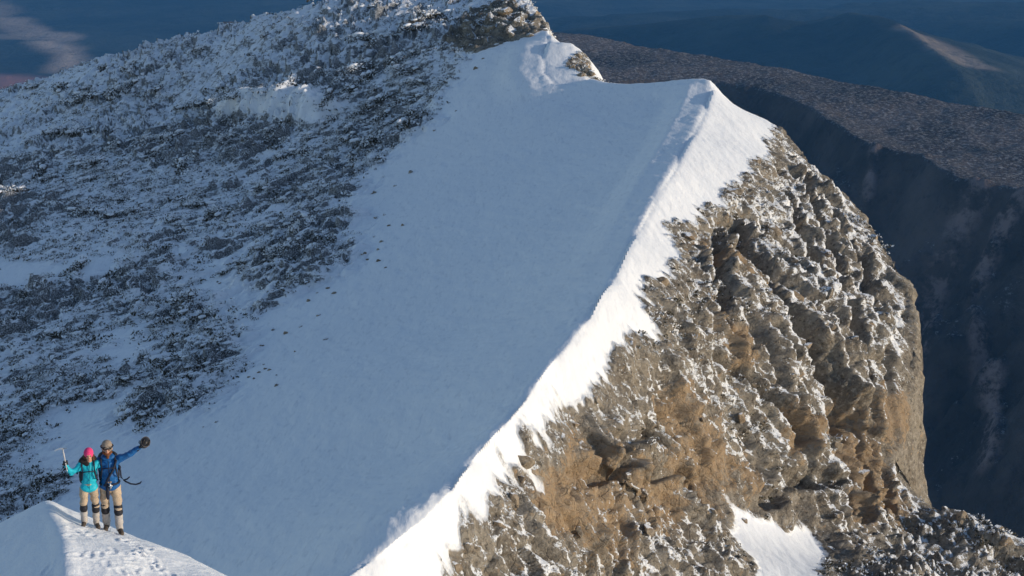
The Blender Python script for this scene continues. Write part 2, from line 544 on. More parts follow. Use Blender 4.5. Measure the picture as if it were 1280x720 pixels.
drift = [(p[0], p[1]) for p in [on_ridge(u, v) for u, v in [(300, 134), (330, 132), (362, 133), (398, 142)]]]
gully = [(p[0], p[1]) for p in [on_ridge(u, v) for u, v in [(918, 262), (935, 310), (958, 355), (1000, 405), (1030, 455), (1062, 505)]]]
cracks = [([(p[0], p[1]) for p in (on_ridge(*q) for q in pix) if p], w_, d_) for pix, w_, d_ in [
    ([(985, 235), (1012, 300), (1050, 372), (1083, 450), (1100, 560)], .38, 1.5), ([(1042, 258), (1082, 340), (1106, 430), (1120, 545)], .30, 1.2), ([(905, 252), (892, 330), (914, 400), (950, 470)], .34, 1.3),
    ([(858, 415), (930, 468), (988, 545)], .36, 1.4), ([(998, 515), (1042, 560), (1052, 645)], .40, 1.6), ([(1080, 500), (1086, 580), (1088, 650)], .26, 1.1), ([(1108, 490), (1113, 560), (1112, 640)], .24, 1.0),
    ([(838, 535), (868, 595), (880, 665)], .36, 1.4), ([(755, 556), (800, 590), (852, 604)], .34, 1.3), ([(700, 602), (762, 580), (822, 540)], .28, 1.0), ([(1000, 200), (1035, 300), (1060, 345)], .26, 1.0),
    ([(940, 640), (975, 600), (1030, 610)], .34, 1.2), ([(960, 420), (1010, 500), (1030, 560)], .26, 1.0)]]
steps = [(p[0], p[1]) for p in [on_ridge(u, v) for u, v in [(1062, 520), (1045, 590), (1062, 650)]]]
ochre_spots = [(on_ridge(u, v), r) for u, v, r in [(745, 625, 4.2), (810, 620, 3.0), (868, 575, 4.0), (880, 640, 1.8), (905, 325, 3.2), (1075, 570, 4.5), (1100, 630, 3.6), (1120, 520, 2.8),
                                                    (985, 545, 2.4), (930, 600, 1.8), (850, 520, 2.2), (1060, 640, 2.0), (700, 640, 2.4), (925, 420, 2.4)]]
dark_spots = [(on_ridge(u, v), r) for u, v, r in [(1085, 320, 5.0), (1060, 440, 4.0), (960, 620, 3.0), (845, 640, 1.2), (830, 575, 2.0), (940, 330, 1.5)]]

# ------------------------------------------------------------------ the mountain, sampled evenly along each line away from the valley
def build_mountain():
    cols = np.concatenate([np.linspace(-.56, -.352, 40), np.linspace(-.35, .35, 640), np.linspace(.352, .56, 40)])
    rows = np.exp(np.concatenate([np.linspace(math.log(42), math.log(55), 60), np.linspace(math.log(55.05), math.log(215), 1150), np.linspace(math.log(215.5), math.log(345), 130)]))
    NR = len(rows)
    gx, gy = cols[None] * rows[:, None], np.broadcast_to(rows[:, None], (NR, len(cols)))
    x, y = gx.ravel(), gy.ravel()
    z = base_z(x, y)
    cd = crest_side(x, y)
    # soften the knife edge where wind has rolled the far end of the crest
    G = np.stack([gx, gy, z.reshape(gx.shape)], -1)
    N = grid_normals(G)
    n = N.reshape(-1, 3)
    rsd = rock_sdf(x, y)
    rock = sstep(-.35, .35, rsd)
    deep = sstep(-.2, 2.2, rsd)
    heath = sstep(-1.5, 4.0, scrub_sdf(x, y) + fbm(x * .25, y * .25, x * 0, 3, 9) * 2.5) * (cd > 0)
    disp = np.zeros_like(x)
    # snow: long undulations, wind ripples, and broken crust left of the crest
    disp += .25 * fbm(x * .06, y * .06, x * 0, 3, 1) * sstep(.5, 6, np.abs(cd)) * (1 - rock)
    rip = fbm(x * .9 + y * .25, y * .32 - x * .1, x * 0, 4, 2)
    disp += (.07 * rip + .03 * fbm(x * 2.2 + y * .6, y * .8 - x * .25, x * 0, 3, 21)) * (1 - rock)
    lip = sstep(0, .6, cd) * sstep(3.2, .8, cd) * sstep(.0, .3, fbm(y * .16, y * 0, x * 0, 2, 3)) * sstep(60, 66, y)
    disp += lip * (.10 * np.abs(fbm(x * 1.1, y * .55, x * 0, 4, 4)) + .06 * fbm(x * 2.6, y * 1.3, x * 0, 3, 8))
    # rounded cornice with layered steps at the far end of the crest
    wide = np.where(y > 176, 2.8, 2.2)
    prof = np.clip(cd / wide, 0, 1) * sstep(2.3 * wide, wide, cd)
    far = np.maximum(sstep(100, 138, y) * sstep(172, 164, y), 1.3 * sstep(178, 183, y) * sstep(205, 199, y)) * (cd > 0)
    lay = .5 + .5 * np.sin(cd * 3.6 + 1.2 * fbm(x * .3, y * .3, x * 0, 2, 12))
    disp += far * prof * (.44 + .045 * lay + .03 * fbm(x * .8, y * .8, x * 0, 3, 14))
    # frosted dwarf heath
    H = np.flatnonzero(heath > .02)
    hx, hy, hz = x[H], y[H], z[H]
    ca, sa = math.cos(math.radians(53)), math.sin(math.radians(53))
    hl, hw = hx * ca + hy * sa, -hx * sa + hy * ca
    hl, hw = hl + .6 * vnoise(hx * .5, hy * .5, hz * .5, 17), hw + .6 * vnoise(hx * .5, hy * .5, hz * .5, 18)
    g1, _ = facets(hl / 3.4, hw / 1.35, hz / 3.0, 5, 1.0)
    g2, _ = facets(hl / 1.3, hw / .6, hz / 1.2, 6, 1.1)
    clump = sstep(-.25, .35, fbm(hl * .07, hw * .16, hl * 0, 3, 19))
    disp[H] += heath[H] * (1 - .12 * sstep(185, 235, hy)) * (.32 + .72 * clump) * .98 * (1.0 * (g1 - .3) + .58 * (g2 - .4) + .20 * fbm(hx * .35, hy * .35, hz * .35, 3, 15) + .10 * fbm(hx * 3, hy * 3, hz * 3, 3, 16))
    # a drift on the upper hillside that stands into the sun
    dd, ds = seg_dist(x, y, drift)
    on = sstep(4.6, 1.6, dd)
    heath = heath * (1 - on)
    disp += 2.1 * sstep(4.2, .0, dd + .8 * fbm(x * .3, y * .3, x * 0, 3, 20)) * (cd > 0)
    # rock: three sizes of fractured block, with open joints
    R = np.flatnonzero(rock > .01)
    rx, ry, rz = x[R], y[R], z[R]
    wx = rx + .5 * vnoise(rx * .5, ry * .5, rz * .5, 30)
    wy = ry + .5 * vnoise(rx * .5, ry * .5, rz * .5, 31)
    wz = rz + .5 * vnoise(rx * .5, ry * .5, rz * .5, 32)
    # strata dip steeply towards the right; blocks are long down the dip
    tx, tz = wx * .80 - wz * .60, wx * .60 + wz * .80
    ty, tx = wy * .92 + tx * .39, tx * .92 - wy * .39
    f0, e0_ = facets(tx / 15.0 + .2, ty / 5.0, tz / 8.0, 9, .9)
    f1, e1 = facets(tx / 4.6, ty / 2.3, tz / 2.9, 1, 1.2)
    f2, e2 = facets(tx / 1.7 + .3, ty / .9, tz / 1.1, 2, 1.3)
    f3, e3 = facets(tx / .66, ty / .40, tz / .46, 3, 1.3)
    dr = 1.25 * (f0 - .5) + .52 * (f1 - .5) + .36 * (f2 - .5) + .27 * (f3 - .5)
    dr -= .55 * sstep(.07, .0, e0_) + .20 * sstep(.10, .0, e1) + .07 * sstep(.14, .0, e2)
    dr += .9 * fbm(rx * .13, ry * .13, rz * .13, 3, 33) + .07 * fbm(rx * 3.5, ry * 3.5, rz * 3.5, 3, 34)
    gd, _ = seg_dist(rx, ry, gully)
    dr -= 2.8 * sstep(1.25, .30, gd + .35 * fbm(rx, ry, rz, 2, 35))
    gd, _ = seg_dist(rx, ry, steps)
    dr -= 1.5 * sstep(1.3, .3, gd + .4 * fbm(rx, ry, rz, 2, 36))
    wob = .45 * fbm(rx * .9, ry * .9, rz * .9, 3, 37)
    for line, wd, dp in cracks:
        gd, _ = seg_dist(rx, ry, line)
        dr -= dp * sstep(wd * 1.5, wd * .3, gd + wob * .8) - .30 * sstep(wd * 5, wd * 1.6, gd + wob) * sstep(wd * 1.2, wd * 2, gd)
    ed, es = seg_dist(rx, ry, cliff_edge)
    dr = dr * (1 - .62 * sstep(-3.2, -.4, ed * es))
    disp[R] += dr * deep[R] * .92 + (.12 * (f2 - .4) + .12 * (f3 - .3)) * (1 - deep[R]) * rock[R]
    G = G + N * disp.reshape(gx.shape)[..., None]
    N2 = grid_normals(G).reshape(-1, 3)
    co = G.reshape(-1, 3)
    ochre = np.zeros_like(x)
    load = .12 * fbm(x * .11, y * .11, z * .11, 3, 40)
    for (p, r) in ochre_spots:
        d = np.sqrt((x - p[0]) ** 2 + (y - p[1]) ** 2 * .6 + (z - p[2]) ** 2)
        f = sstep(r * 1.15, r * .15, d + 1.2 * fbm(x * .8, y * .8, z * .8, 3, 41))
        ochre = np.maximum(ochre, f)
        load = load - .22 * f
    for (p, r) in dark_spots:
        d = np.sqrt((x - p[0]) ** 2 + (y - p[1]) ** 2 * .6 + (z - p[2]) ** 2)
        load = load - .08 * sstep(r * 1.1, r * .4, d)
    up = sstep(98, 130, y)
    load = load + .195 + .07 * up - .20 * sstep(2.6, .4, rsd)
    ed, es = seg_dist(x, y, cliff_edge)
    load = load - .45 * sstep(-1.3, -.2, ed * es) * sstep(104, 110, y)
    load = load + .16 * sstep(24, 28, x) * sstep(112, 106, y)  # extra snow whitens the dim lower right shoulder in place of sunlight
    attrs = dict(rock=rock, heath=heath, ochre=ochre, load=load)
    NC = len(cols)
    el = G[..., 2] / G[..., 1]
    seen = (el > np.maximum.accumulate(el, 0) - .05)[:-1, :-1].ravel()
    fr = (rock > .5).reshape(NR, NC)[:-1, :-1].ravel()
    fs = ((heath > .3).reshape(NR, NC)[:-1, :-1].ravel()) & ~fr
    left_rock = ((cd > -3) & (x < 8) & (y > 170)).reshape(NR, NC)[:-1, :-1].ravel()
    mat = mountain_material()
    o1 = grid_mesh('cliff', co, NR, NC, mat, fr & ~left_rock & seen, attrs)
    o2 = grid_mesh('summit_outcrop', co, NR, NC, mat, fr & left_rock & seen, attrs)
    o3 = grid_mesh('hillside', co, NR, NC, mat, fs & seen, attrs, N2)
    o4 = grid_mesh('snow_slope', co, NR, NC, mat, ~fr & ~fs & seen, attrs, N2)
    return dict(snow=o4, cliff=o1, summit=o2, G=G, N=N, cols=cols, rows=rows, rock=rock.reshape(NR, NC), mat=mat)

MT = build_mountain()

def surf(x, y):
    """Built surface point and smooth normal near (x, y)."""
    c = int(np.clip(np.searchsorted(MT['cols'], x / y), 1, len(MT['cols']) - 1))
    r = int(np.clip(np.searchsorted(MT['rows'], y), 1, len(MT['rows']) - 1))
    return MT['G'][r, c], MT['N'][r, c]

# ------------------------------------------------------------------ the snow mound in front
mound_crest = [P(90, 760, 23.6), P(86, 720, 24.5), P(82, 690, 25.3), P(72, 655, 27.1), P(61, 629, 29.4)]
mound_edge = [P(61, 629, 29.4), P(95, 641, 29.0), P(125, 652, 28.7), P(155, 664, 28.3), P(220, 691, 27.6), P(282, 720, 27.0), P(340, 748, 26.4)]
mr = mound_crest + mound_edge + [P(105, 657, 28.0), P(121, 659, 27.95), P(134, 661, 27.9), P(150, 666, 27.85),
                                 P(150, 700, 25.8), P(200, 720, 25.7), P(115, 680, 26.2), P(130, 740, 24.1), P(230, 740, 25.1), P(160, 800, 22.5), P(100, 800, 21.8)]
ml = mound_crest + [P(30, 641, 29.0), P(0, 656, 28.7), P(-60, 690, 28.2), P(0, 690, 26.9), P(40, 690, 26.0), P(0, 720, 25.6), P(40, 720, 25.0), P(0, 760, 24.3), P(-80, 720, 27.0), P(40, 800, 22.6)]
for p in mound_edge[:-1]:
    mr += [off(p, .5, 1.4, -1.3), off(p, 1.6, 4.5, -5.0)]
for p in [P(30, 641, 29.0), P(0, 656, 28.7), P(-60, 690, 28.2), P(61, 629, 29.4)]:
    ml += [off(p, -.5, 1.4, -1.3), off(p, -1.6, 4.5, -5.0)]
MLEFT = TPS(ml, -16, 0, 18, 36, .2, 2e-4)
MRIGHT = TPS(mr, -16, 0, 18, 36, .2, 2e-4)
c0, c1 = mound_crest[0], mound_crest[-1]
mound_line = [(c0[0] + .3, c0[1] - 8)] + [(p[0], p[1]) for p in mound_crest] + [(c1[0] - 1.5, c1[1] + 9)]

def mound_base(x, y):
    d, s = seg_dist(x, y, mound_line)
    d = d * s
    l, r = MLEFT(x, y), MRIGHT(x, y)
    t = sstep(-.25, .25, d)
    return l * t + r * (1 - t)

def build_mound():
    xs = np.linspace(-12.8, -1.2, 330)
    ys = np.concatenate([np.linspace(18, 23.4, 40), np.linspace(23.45, 30.2, 260), np.linspace(30.3, 35, 30)])
    gx, gy = np.meshgrid(xs, ys)
    x, y = gx.ravel(), gy.ravel()
    z = mound_base(x, y)
    z = z + .05 * fbm(x * .7, y * .7, x * 0, 3, 50) + .022 * fbm(x * 3.2, y * 2.4, x * 0, 4, 51)
    d, s = seg_dist(x, y, mound_line)
    d = d * s
    lit = sstep(.1, -.5, d)
    # trampled snow: bootprints down the lit side
    rng = np.random.default_rng(4)
    prints = []
    for (u0, v0), (u1, v1), k, spread in [((150, 668), (215, 725), 14, .12), ((125, 664), (150, 722), 9, .3), ((100, 665), (115, 720), 7, .3), ((140, 672), (190, 722), 16, .7)]:
        for t in np.linspace(0, 1, k):
            u, v = u0 + (u1 - u0) * t, v0 + (v1 - v0) * t
            h = cast(mound_base, u, v, 19, 34, 500)
            if h:
                prints.append((h[0] + rng.normal(0, spread), h[1] + rng.normal(0, spread), rng.uniform(-.7, .5)))
    for px, py, a in prints:
        ex, ey = (x - px) * math.cos(a) + (y - py) * math.sin(a), -(x - px) * math.sin(a) + (y - py) * math.cos(a)
        q = np.sqrt((ex / .06) ** 2 + (ey / .14) ** 2)
        z = z - .011 * sstep(1.15, .55, q) + .018 * sstep(1.0, 1.3, q) * sstep(1.9, 1.3, q)
    z = z + lit * .012 * np.abs(fbm(x * 5.0, y * 5.0, x * 0, 3, 52))
    m, nt, b = new_mat('mound_snow')
    w = NT(nt)
    pos = w.pos()
    w.link(w.mix(w.noise(.8, 4, .5, pos), (.85, .86, .88), (.89, .89, .90)), b.inputs['Base Color'])
    b.inputs['Roughness'].default_value = .7
    b.inputs['Specular IOR Level'].default_value = .25
    hgt = w.math('ADD', w.math('MULTIPLY', w.noise(6.0, 5, .6, pos), .045), w.math('MULTIPLY', w.noise(26.0, 3, .6, pos), .012))
    w.link(w.bump(hgt, .7, 1.0), b.inputs['Normal'])
    return grid_mesh('snow_mound', np.stack([x, y, z], -1), len(ys), len(xs), m)

build_mound()

# ------------------------------------------------------------------ plateau, valley, hills and plain
PZL = -480.0
near_edge = [(p[0], p[1]) for p in [PZ(u, v, PZL) for u, v in [(560, 112), (700, 108), (800, 100), (900, 101), (951, 110), (1000, 128), (1050, 158), (1085, 182), (1150, 194), (1200, 222), (1262, 236), (1330, 262), (1420, 310), (1520, 380)]]]
far_edge = [(p[0], p[1]) for p in [PZ(u, v, PZL) for u, v in [(500, 28), (690, 40), (745, 47), (850, 64), (950, 80), (1050, 97), (1150, 117), (1280, 140), (1400, 165), (1600, 220)]]]

def plateau_z(x, y):
    dn, sn = seg_dist(x, y, near_edge)
    df, sf = seg_dist(x, y, far_edge)
    jag = 24 * fbm(x * .016, y * .016, x * 0, 5, 60, .6)
    out_n = np.maximum(0, -(dn * sn) + jag * sstep(-50, 50, -(dn * sn)))     # beyond the near rim, towards the viewer
    out_f = np.maximum(0, df * sf)
    z = PZL + 13 * fbm(x * .004, y * .004, x * 0, 4, 61) * sstep(0, 60, dn)
    s = x * .396 - y * .918
    t = x * .918 + y * .396
    rib = 1 - np.abs(fbm(s * .011, t * .0016, x * 0, 3, 62)) * 3.4
    rough = fbm(x * .02, y * .02, x * 0, 4, 63)
    z = z - np.minimum(1.25 * out_n, 700 + .15 * out_n) + sstep(15, 160, out_n) * (62 * rib + 24 * rough)
    return z - .42 * out_f

hill_lines = [  # crest as photograph pixels and distance, then slope and roughness
    ([(560, 42, 6900), (700, 40, 6700), (790, 34, 6500), (880, 24, 6400), (960, 22, 6200), (1020, 33, 6100), (1085, 24, 5900), (1130, 33, 5700), (1175, 60, 5400), (1230, 92, 5000)], .30, 1.0),
    ([(1100, 45, 7600), (1170, 34, 7500), (1280, 27, 7300), (1420, 25, 7100)], .22, 1.0),
    ([(780, 20, 8200), (920, 12, 8400), (1060, 14, 8300), (1180, 8, 8200), (1330, 6, 8000)], .2, 1.0),
    ([(-200, 2, 11500), (60, -8, 11800), (300, -10, 12000), (600, -12, 12200)], .2, 1.0),
]
hill_crests = [[P(*q) for q in line] for line, _, _ in hill_lines]
FLOOR = -1560.0

def land_z(x, y):
    base = FLOOR + 45 * fbm(x * .0007, y * .0007, x * 0, 4, 70)
    z = base
    for pts, (_, slope, rough) in zip(hill_crests, hill_lines):
        xy = [(p[0], p[1]) for p in pts]
        d, s = seg_dist(x, y, xy)
        # height of the nearest crest point, by position along x
        cz = np.interp(x, [p[0] for p in pts], [p[2] for p in pts])
        n = fbm(x * .0016, y * .0016, x * 0, 5, 71)
        h = cz - slope * np.sqrt(d * d + 90 ** 2) + slope * 90 + (60 * n + 40 * (np.abs(fbm(x * .003, y * .003, x * 0, 3, 72)) - .2)) * sstep(0, 500, d)
        k = 60.0
        m = np.clip(.5 + .5 * (h - z) / k, 0, 1)
        z = h * m + z * (1 - m) + k * m * (1 - m)
    return z + 5 * fbm(x * .012, y * .012, x * 0, 3, 73)

def forest_material(name, dark, pale, scale, frost=0.0, fields=False):
    m, nt, b = new_mat(name)
    w = NT(nt)
    pos = w.pos()
    n1 = w.noise(scale, 5, .6, pos)
    n2 = w.noise(scale * 9, 6, .72, pos)
    c = w.mix(w.step(n1, .35, .68), dark, pale)
    c = w.mix(w.math('MULTIPLY', w.step(n2, .5, .7), .5), c, tuple(v * .45 for v in dark))
    if frost:
        fz = w.math('MULTIPLY', w.step(w.math('ADD', w.noise(scale * 34, 4, .75, pos), w.math('MULTIPLY', w.math('SUBTRACT', w.normal_z(), .95), .6)), .50, .66), frost)
        c = w.mix(fz, c, (.62, .62, .64))
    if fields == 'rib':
        c = w.mix(w.math('MULTIPLY', w.attr('rib'), w.step(w.noise(.03, 5, .75, pos), .44, .60), True), c, (.23, .18, .172))  # paler colour painted along the ribs stands in for sunlight on them
    elif fields:
        f = w.math('MULTIPLY', w.attr('field'), w.step(n2, .22, .48), True)
        c = w.mix(f, c, w.mix(n1, (.48, .35, .25), (.66, .49, .38)))
        c = w.mix(w.attr('clay'), c, (.48, .22, .17))
    w.link(c, b.inputs['Base Color'])
    b.inputs['Roughness'].default_value = .9
    b.inputs['Specular IOR Level'].default_value = .05
    w.link(w.bump(n2, .6, .12 / scale), b.inputs['Normal'])
    return m

def build_far():
    cols = np.linspace(-.42, .60, 620)
    ys = np.exp(np.linspace(math.log(620), math.log(2950), 470))
    gy, gx = np.meshgrid(ys, cols, indexing='ij')
    gx = gx * gy
    x, y = gx.ravel(), gy.ravel()
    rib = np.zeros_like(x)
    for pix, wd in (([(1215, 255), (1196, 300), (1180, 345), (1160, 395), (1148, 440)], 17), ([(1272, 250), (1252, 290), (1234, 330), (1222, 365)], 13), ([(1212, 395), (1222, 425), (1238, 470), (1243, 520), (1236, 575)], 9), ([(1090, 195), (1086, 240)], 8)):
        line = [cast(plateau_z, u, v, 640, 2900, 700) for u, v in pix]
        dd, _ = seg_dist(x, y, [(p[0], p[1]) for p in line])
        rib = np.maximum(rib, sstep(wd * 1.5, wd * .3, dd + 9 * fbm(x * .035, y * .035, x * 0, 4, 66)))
    z = plateau_z(x, y) + 9 * rib + 2.5 * fbm(x * .05, y * .05, x * 0, 3, 64)
    keep = ((z > -1500) & (x > -500)).reshape(gx.shape)[:-1, :-1].ravel()
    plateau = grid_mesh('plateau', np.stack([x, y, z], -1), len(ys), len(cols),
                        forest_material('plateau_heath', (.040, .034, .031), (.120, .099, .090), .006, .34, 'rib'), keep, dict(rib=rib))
    cols = np.linspace(-.48, .48, 640)
    ys = np.exp(np.linspace(math.log(2300), math.log(23000), 620))
    gy, gx = np.meshgrid(ys, cols, indexing='ij')
    gx = gx * gy
    x, y = gx.ravel(), gy.ravel()
    z = land_z(x, y)
    lo = lambda a, b: np.exp(np.linspace(math.log(a), math.log(b), 2))
    spot = lambda u, v: cast(land_z, u, v, 2600, 20000, 500)
    field = np.zeros_like(x)
    clay = np.zeros_like(x)
    nz = fbm(x * .004, y * .004, x * 0, 4, 75)
    def area(pix):
        return [(p[0], p[1]) for p in (spot(*q) for q in pix)]
    f = poly_sdf(x, y, area([(40, 52), (70, 50), (112, 60), (108, 78), (85, 92), (60, 90), (66, 70)])) + 70 * nz
    field = np.maximum(field, 1.0 * sstep(-60, 130, f))
    d, _ = seg_dist(x, y, area([(-30, 14), (10, 25), (40, 40), (75, 50)]))
    field = np.maximum(field, .65 * sstep(170, 40, d + 90 * nz))
    d, _ = seg_dist(x, y, area([(-20, 45), (30, 47), (80, 58)]))
    field = np.maximum(field, .45 * sstep(110, 30, d + 90 * nz))
    f = poly_sdf(x, y, area([(-40, 2), (14, 0), (30, 12), (10, 22), (-40, 20)])) + 70 * nz
    field = np.maximum(field, .5 * sstep(-60, 130, f))
    d, _ = seg_dist(x, y, area([(1140, 38), (1165, 52), (1190, 68), (1216, 82)]))
    field = np.maximum(field, .42 * sstep(95, 20, d + 40 * nz))
    f = poly_sdf(x, y, area([(-60, 92), (0, 92), (60, 98), (40, 118), (-60, 125)])) + 50 * nz
    clay = np.maximum(clay, .85 * sstep(-60, 100, f))
    isl = land = z
    near_floor = z - (FLOOR + 45 * fbm(x * .0007, y * .0007, x * 0, 4, 70))
    hill = (near_floor > 35).reshape(gx.shape)[:-1, :-1].ravel()
    front = ((y < 7050) | (x < 0)).reshape(gx.shape)[:-1, :-1].ravel()
    mat = forest_material('forested_lowland', (.022, .030, .027), (.060, .070, .058), .0016, 0, True)
    co = np.stack([x, y, z], -1)
    at = dict(field=field, clay=clay)
    grid_mesh('valley_plain', co, len(ys), len(cols), mat, ~hill, at)
    grid_mesh('hill', co, len(ys), len(cols), mat, hill & front, at)
    grid_mesh('hill', co, len(ys), len(cols), mat, hill & ~front, at)

build_far()

# ------------------------------------------------------------------ the blue air of the valley: one closed box round everything
def build_haze():
    x0, x1, y0, y1, z0, z1 = -14000, 14000, -300, 24000, FLOOR - 140, 4.0
    co = np.array([(x, y, z) for x in (x0, x1) for y in (y0, y1) for z in (z0, z1)], float)
    f = np.array([(0, 1, 3, 2), (4, 6, 7, 5), (0, 4, 5, 1), (2, 3, 7, 6), (0, 2, 6, 4), (1, 5, 7, 3)])
    me = mesh_from('haze', co, f)
    m = bpy.data.materials.new('valley_air')
    m.use_nodes = True
    nt = m.node_tree
    nt.nodes.remove(nt.nodes['Principled BSDF'])
    v = nt.nodes.new('ShaderNodeVolumePrincipled')
    v.inputs['Color'].default_value = (.12, .43, .97, 1)
    v.inputs['Density'].default_value = 3.7e-5
    v.inputs['Anisotropy'].default_value = 0.0
    nt.links.new(v.outputs[0], nt.nodes['Material Output'].inputs['Volume'])
    me.materials.append(m)
    o = bpy.data.objects.new('haze', me)
    C.objects.link(o)
    o['kind'] = 'stuff'

build_haze()

# ------------------------------------------------------------------ shrubs and rocks
def tag(o, label=None, cat=None, group=None):
    if label:
        o['label'] = label
    if cat:
        o['category'] = cat
    if group:
        o['group'] = group
    return o

def link_obj(name, me, parent=None, mat=None):
    if mat is not None and not me.materials:
        me.materials.append(mat)
    o = bpy.data.objects.new(name, me)
    C.objects.link(o)
    if parent is not None:
        o.parent = parent
    return o

def leaf_material():
    m, nt, b = new_mat('frosted_leaves')
    w = NT(nt)
    fr = w.attr('frost')
    pos = w.pos()
    dark = w.mix(w.noise(1.7, 3, .6, pos), (.030, .033, .022), (.105, .085, .055))
    f = w.step(w.math('ADD', fr, w.math('MULTIPLY', w.math('SUBTRACT', w.noise(7.0, 3, .6, pos), .5), .5)), .42, .60)
    w.link(w.mix(f, dark, SNOW), b.inputs['Base Color'])
    b.inputs['Roughness'].default_value = .85
    b.inputs['Specular IOR Level'].default_value = .1
    return m

def plain_mat(name, col, rough=.7, noise_scale=None, amount=.25, bump=None, metal=0.0):
    m, nt, b = new_mat(name)
    w = NT(nt)
    if noise_scale:
        n = w.noise(noise_scale, 4, .6, w.n('TexCoord').outputs['Object'])
        w.link(w.mix(n, tuple(c * (1 - amount) for c in col), tuple(min(1, c * (1 + amount)) for c in col)), b.inputs['Base Color'])
        if bump:
            w.link(w.bump(n, .6, bump), b.inputs['Normal'])
    else:
        b.inputs['Base Color'].default_value = (*col, 1)
    b.inputs['Roughness'].default_value = rough
    b.inputs['Metallic'].default_value = metal
    b.inputs['Specular IOR Level'].default_value = .25
    return m

LEAF = leaf_material()
BARK = plain_mat('bark', (.10, .075, .055), .9, 8.0, .4)
SNOWCAP = plain_mat('shrub_snow', (.86, .87, .89), .8, 5.0, .04)

def leaf_cloud(rng, n, size, rad, frost_bias, lobes=4):
    """n small leaf blades spread through the volume of a low, wind-combed bush; returns vertices, faces, frost."""
    c = rng.normal(0, 1, (lobes, 3)) * np.array([.45, .40, .10])
    c[:, 2] = np.abs(c[:, 2])
    w = rng.integers(0, lobes, n)
    d = rng.normal(0, 1, (n, 3))
    d /= np.linalg.norm(d, axis=1)[:, None]
    d[:, 2] = np.abs(d[:, 2])
    r = rng.uniform(.35, 1, n) ** .5 * rng.uniform(.4, .75, lobes)[w]
    p = (c[w] + d * r[:, None]) * np.array(rad)
    t = rng.normal(0, 1, (n, 3)) + d * .8 + np.array([.7, 0, .25])
    t /= np.linalg.norm(t, axis=1)[:, None]
    s = np.cross(t, rng.normal(0, 1, (n, 3)))
    s /= np.linalg.norm(s, axis=1)[:, None]
    L = size * rng.uniform(.6, 1.5, n)[:, None]
    W = L * rng.uniform(.35, .6, n)[:, None]
    v = np.stack([p - t * L * .5, p + s * W * .5, p + t * L * .5, p - s * W * .5], 1)
    fr = np.clip(frost_bias + rng.normal(0, .22, n) + .60 * (p[:, 2] / rad[2] - .35), 0, 1)
    return v.reshape(-1, 3), np.arange(4 * n).reshape(n, 4), np.repeat(fr, 4)

def frost_mesh(name, v, f, fr):
    me = mesh_from(name, v, f)
    a = me.attributes.new('frost', 'FLOAT', 'POINT')
    a.data.foreach_set('value', fr.astype(np.float32))
    me.materials.append(LEAF)
    return me

def tube(bm, pts, radii, seg=5):
    rings = []
    for i, p in enumerate(pts):
        p = Vector(p)
        q = Vector(pts[min(i + 1, len(pts) - 1)]) - Vector(pts[max(i - 1, 0)])
        q.normalize()
        a = q.orthogonal().normalized()
        b = q.cross(a)
        rings.append([bm.verts.new(p + (a * math.cos(2 * math.pi * k / seg) + b * math.sin(2 * math.pi * k / seg)) * radii[i]) for k in range(seg)])
    for r0, r1 in zip(rings, rings[1:]):
        for k in range(seg):
            bm.faces.new((r0[k], r0[(k + 1) % seg], r1[(k + 1) % seg], r1[k]))
    bm.faces.new(rings[0][::-1])
    bm.faces.new(rings[-1])

def bm_mesh(name, bm, smooth=True):
    bmesh.ops.recalc_face_normals(bm, faces=bm.faces)
    me = bpy.data.meshes.new(name)
    bm.to_mesh(me)
    bm.free()
    if smooth:
        me.polygons.foreach_set('use_smooth', np.ones(len(me.polygons), bool))
    return me

def shrub_meshes(seed):
    rng = np.random.default_rng(seed)
    v, f, fr = leaf_cloud(rng, 520, .145, (1.15, .75, .62), .36 + .11 * (seed % 3), 5)
    fol = frost_mesh('shrub_foliage', v, f, fr)
    bm = bmesh.new()
    for k in range(7):
        a = rng.uniform(0, 6.28)
        e = Vector((math.cos(a) * .8, math.sin(a) * .5, rng.uniform(.15, .5)))
        tube(bm, [(0, 0, -.25), e * .45 + Vector((0, 0, .05)), e], [.05, .032, .012])
    stem = bm_mesh('shrub_stem', bm)
    caps = []
    for k in range(2):
        bm = bmesh.new()
        g = bmesh.ops.create_icosphere(bm, subdivisions=2, radius=1)
        ct = Vector((rng.normal(0, .5), rng.normal(0, .32), rng.uniform(.22, .42)))
        s = rng.uniform(.12, .22)
        for q in g['verts']:
            q.co = Vector((q.co.x * s * 1.7, q.co.y * s, q.co.z * s * .6)) * (1 + .35 * math.sin(q.co.x * 5 + k) * math.cos(q.co.y * 6 + seed)) + ct
        caps.append(bm_mesh('shrub_snow', bm))
        caps[-1].materials.append(SNOWCAP)
    stem.materials.append(BARK)
    return fol, stem, caps

SHRUBS = [shrub_meshes(s) for s in range(8)]
STREAK = math.radians(53)

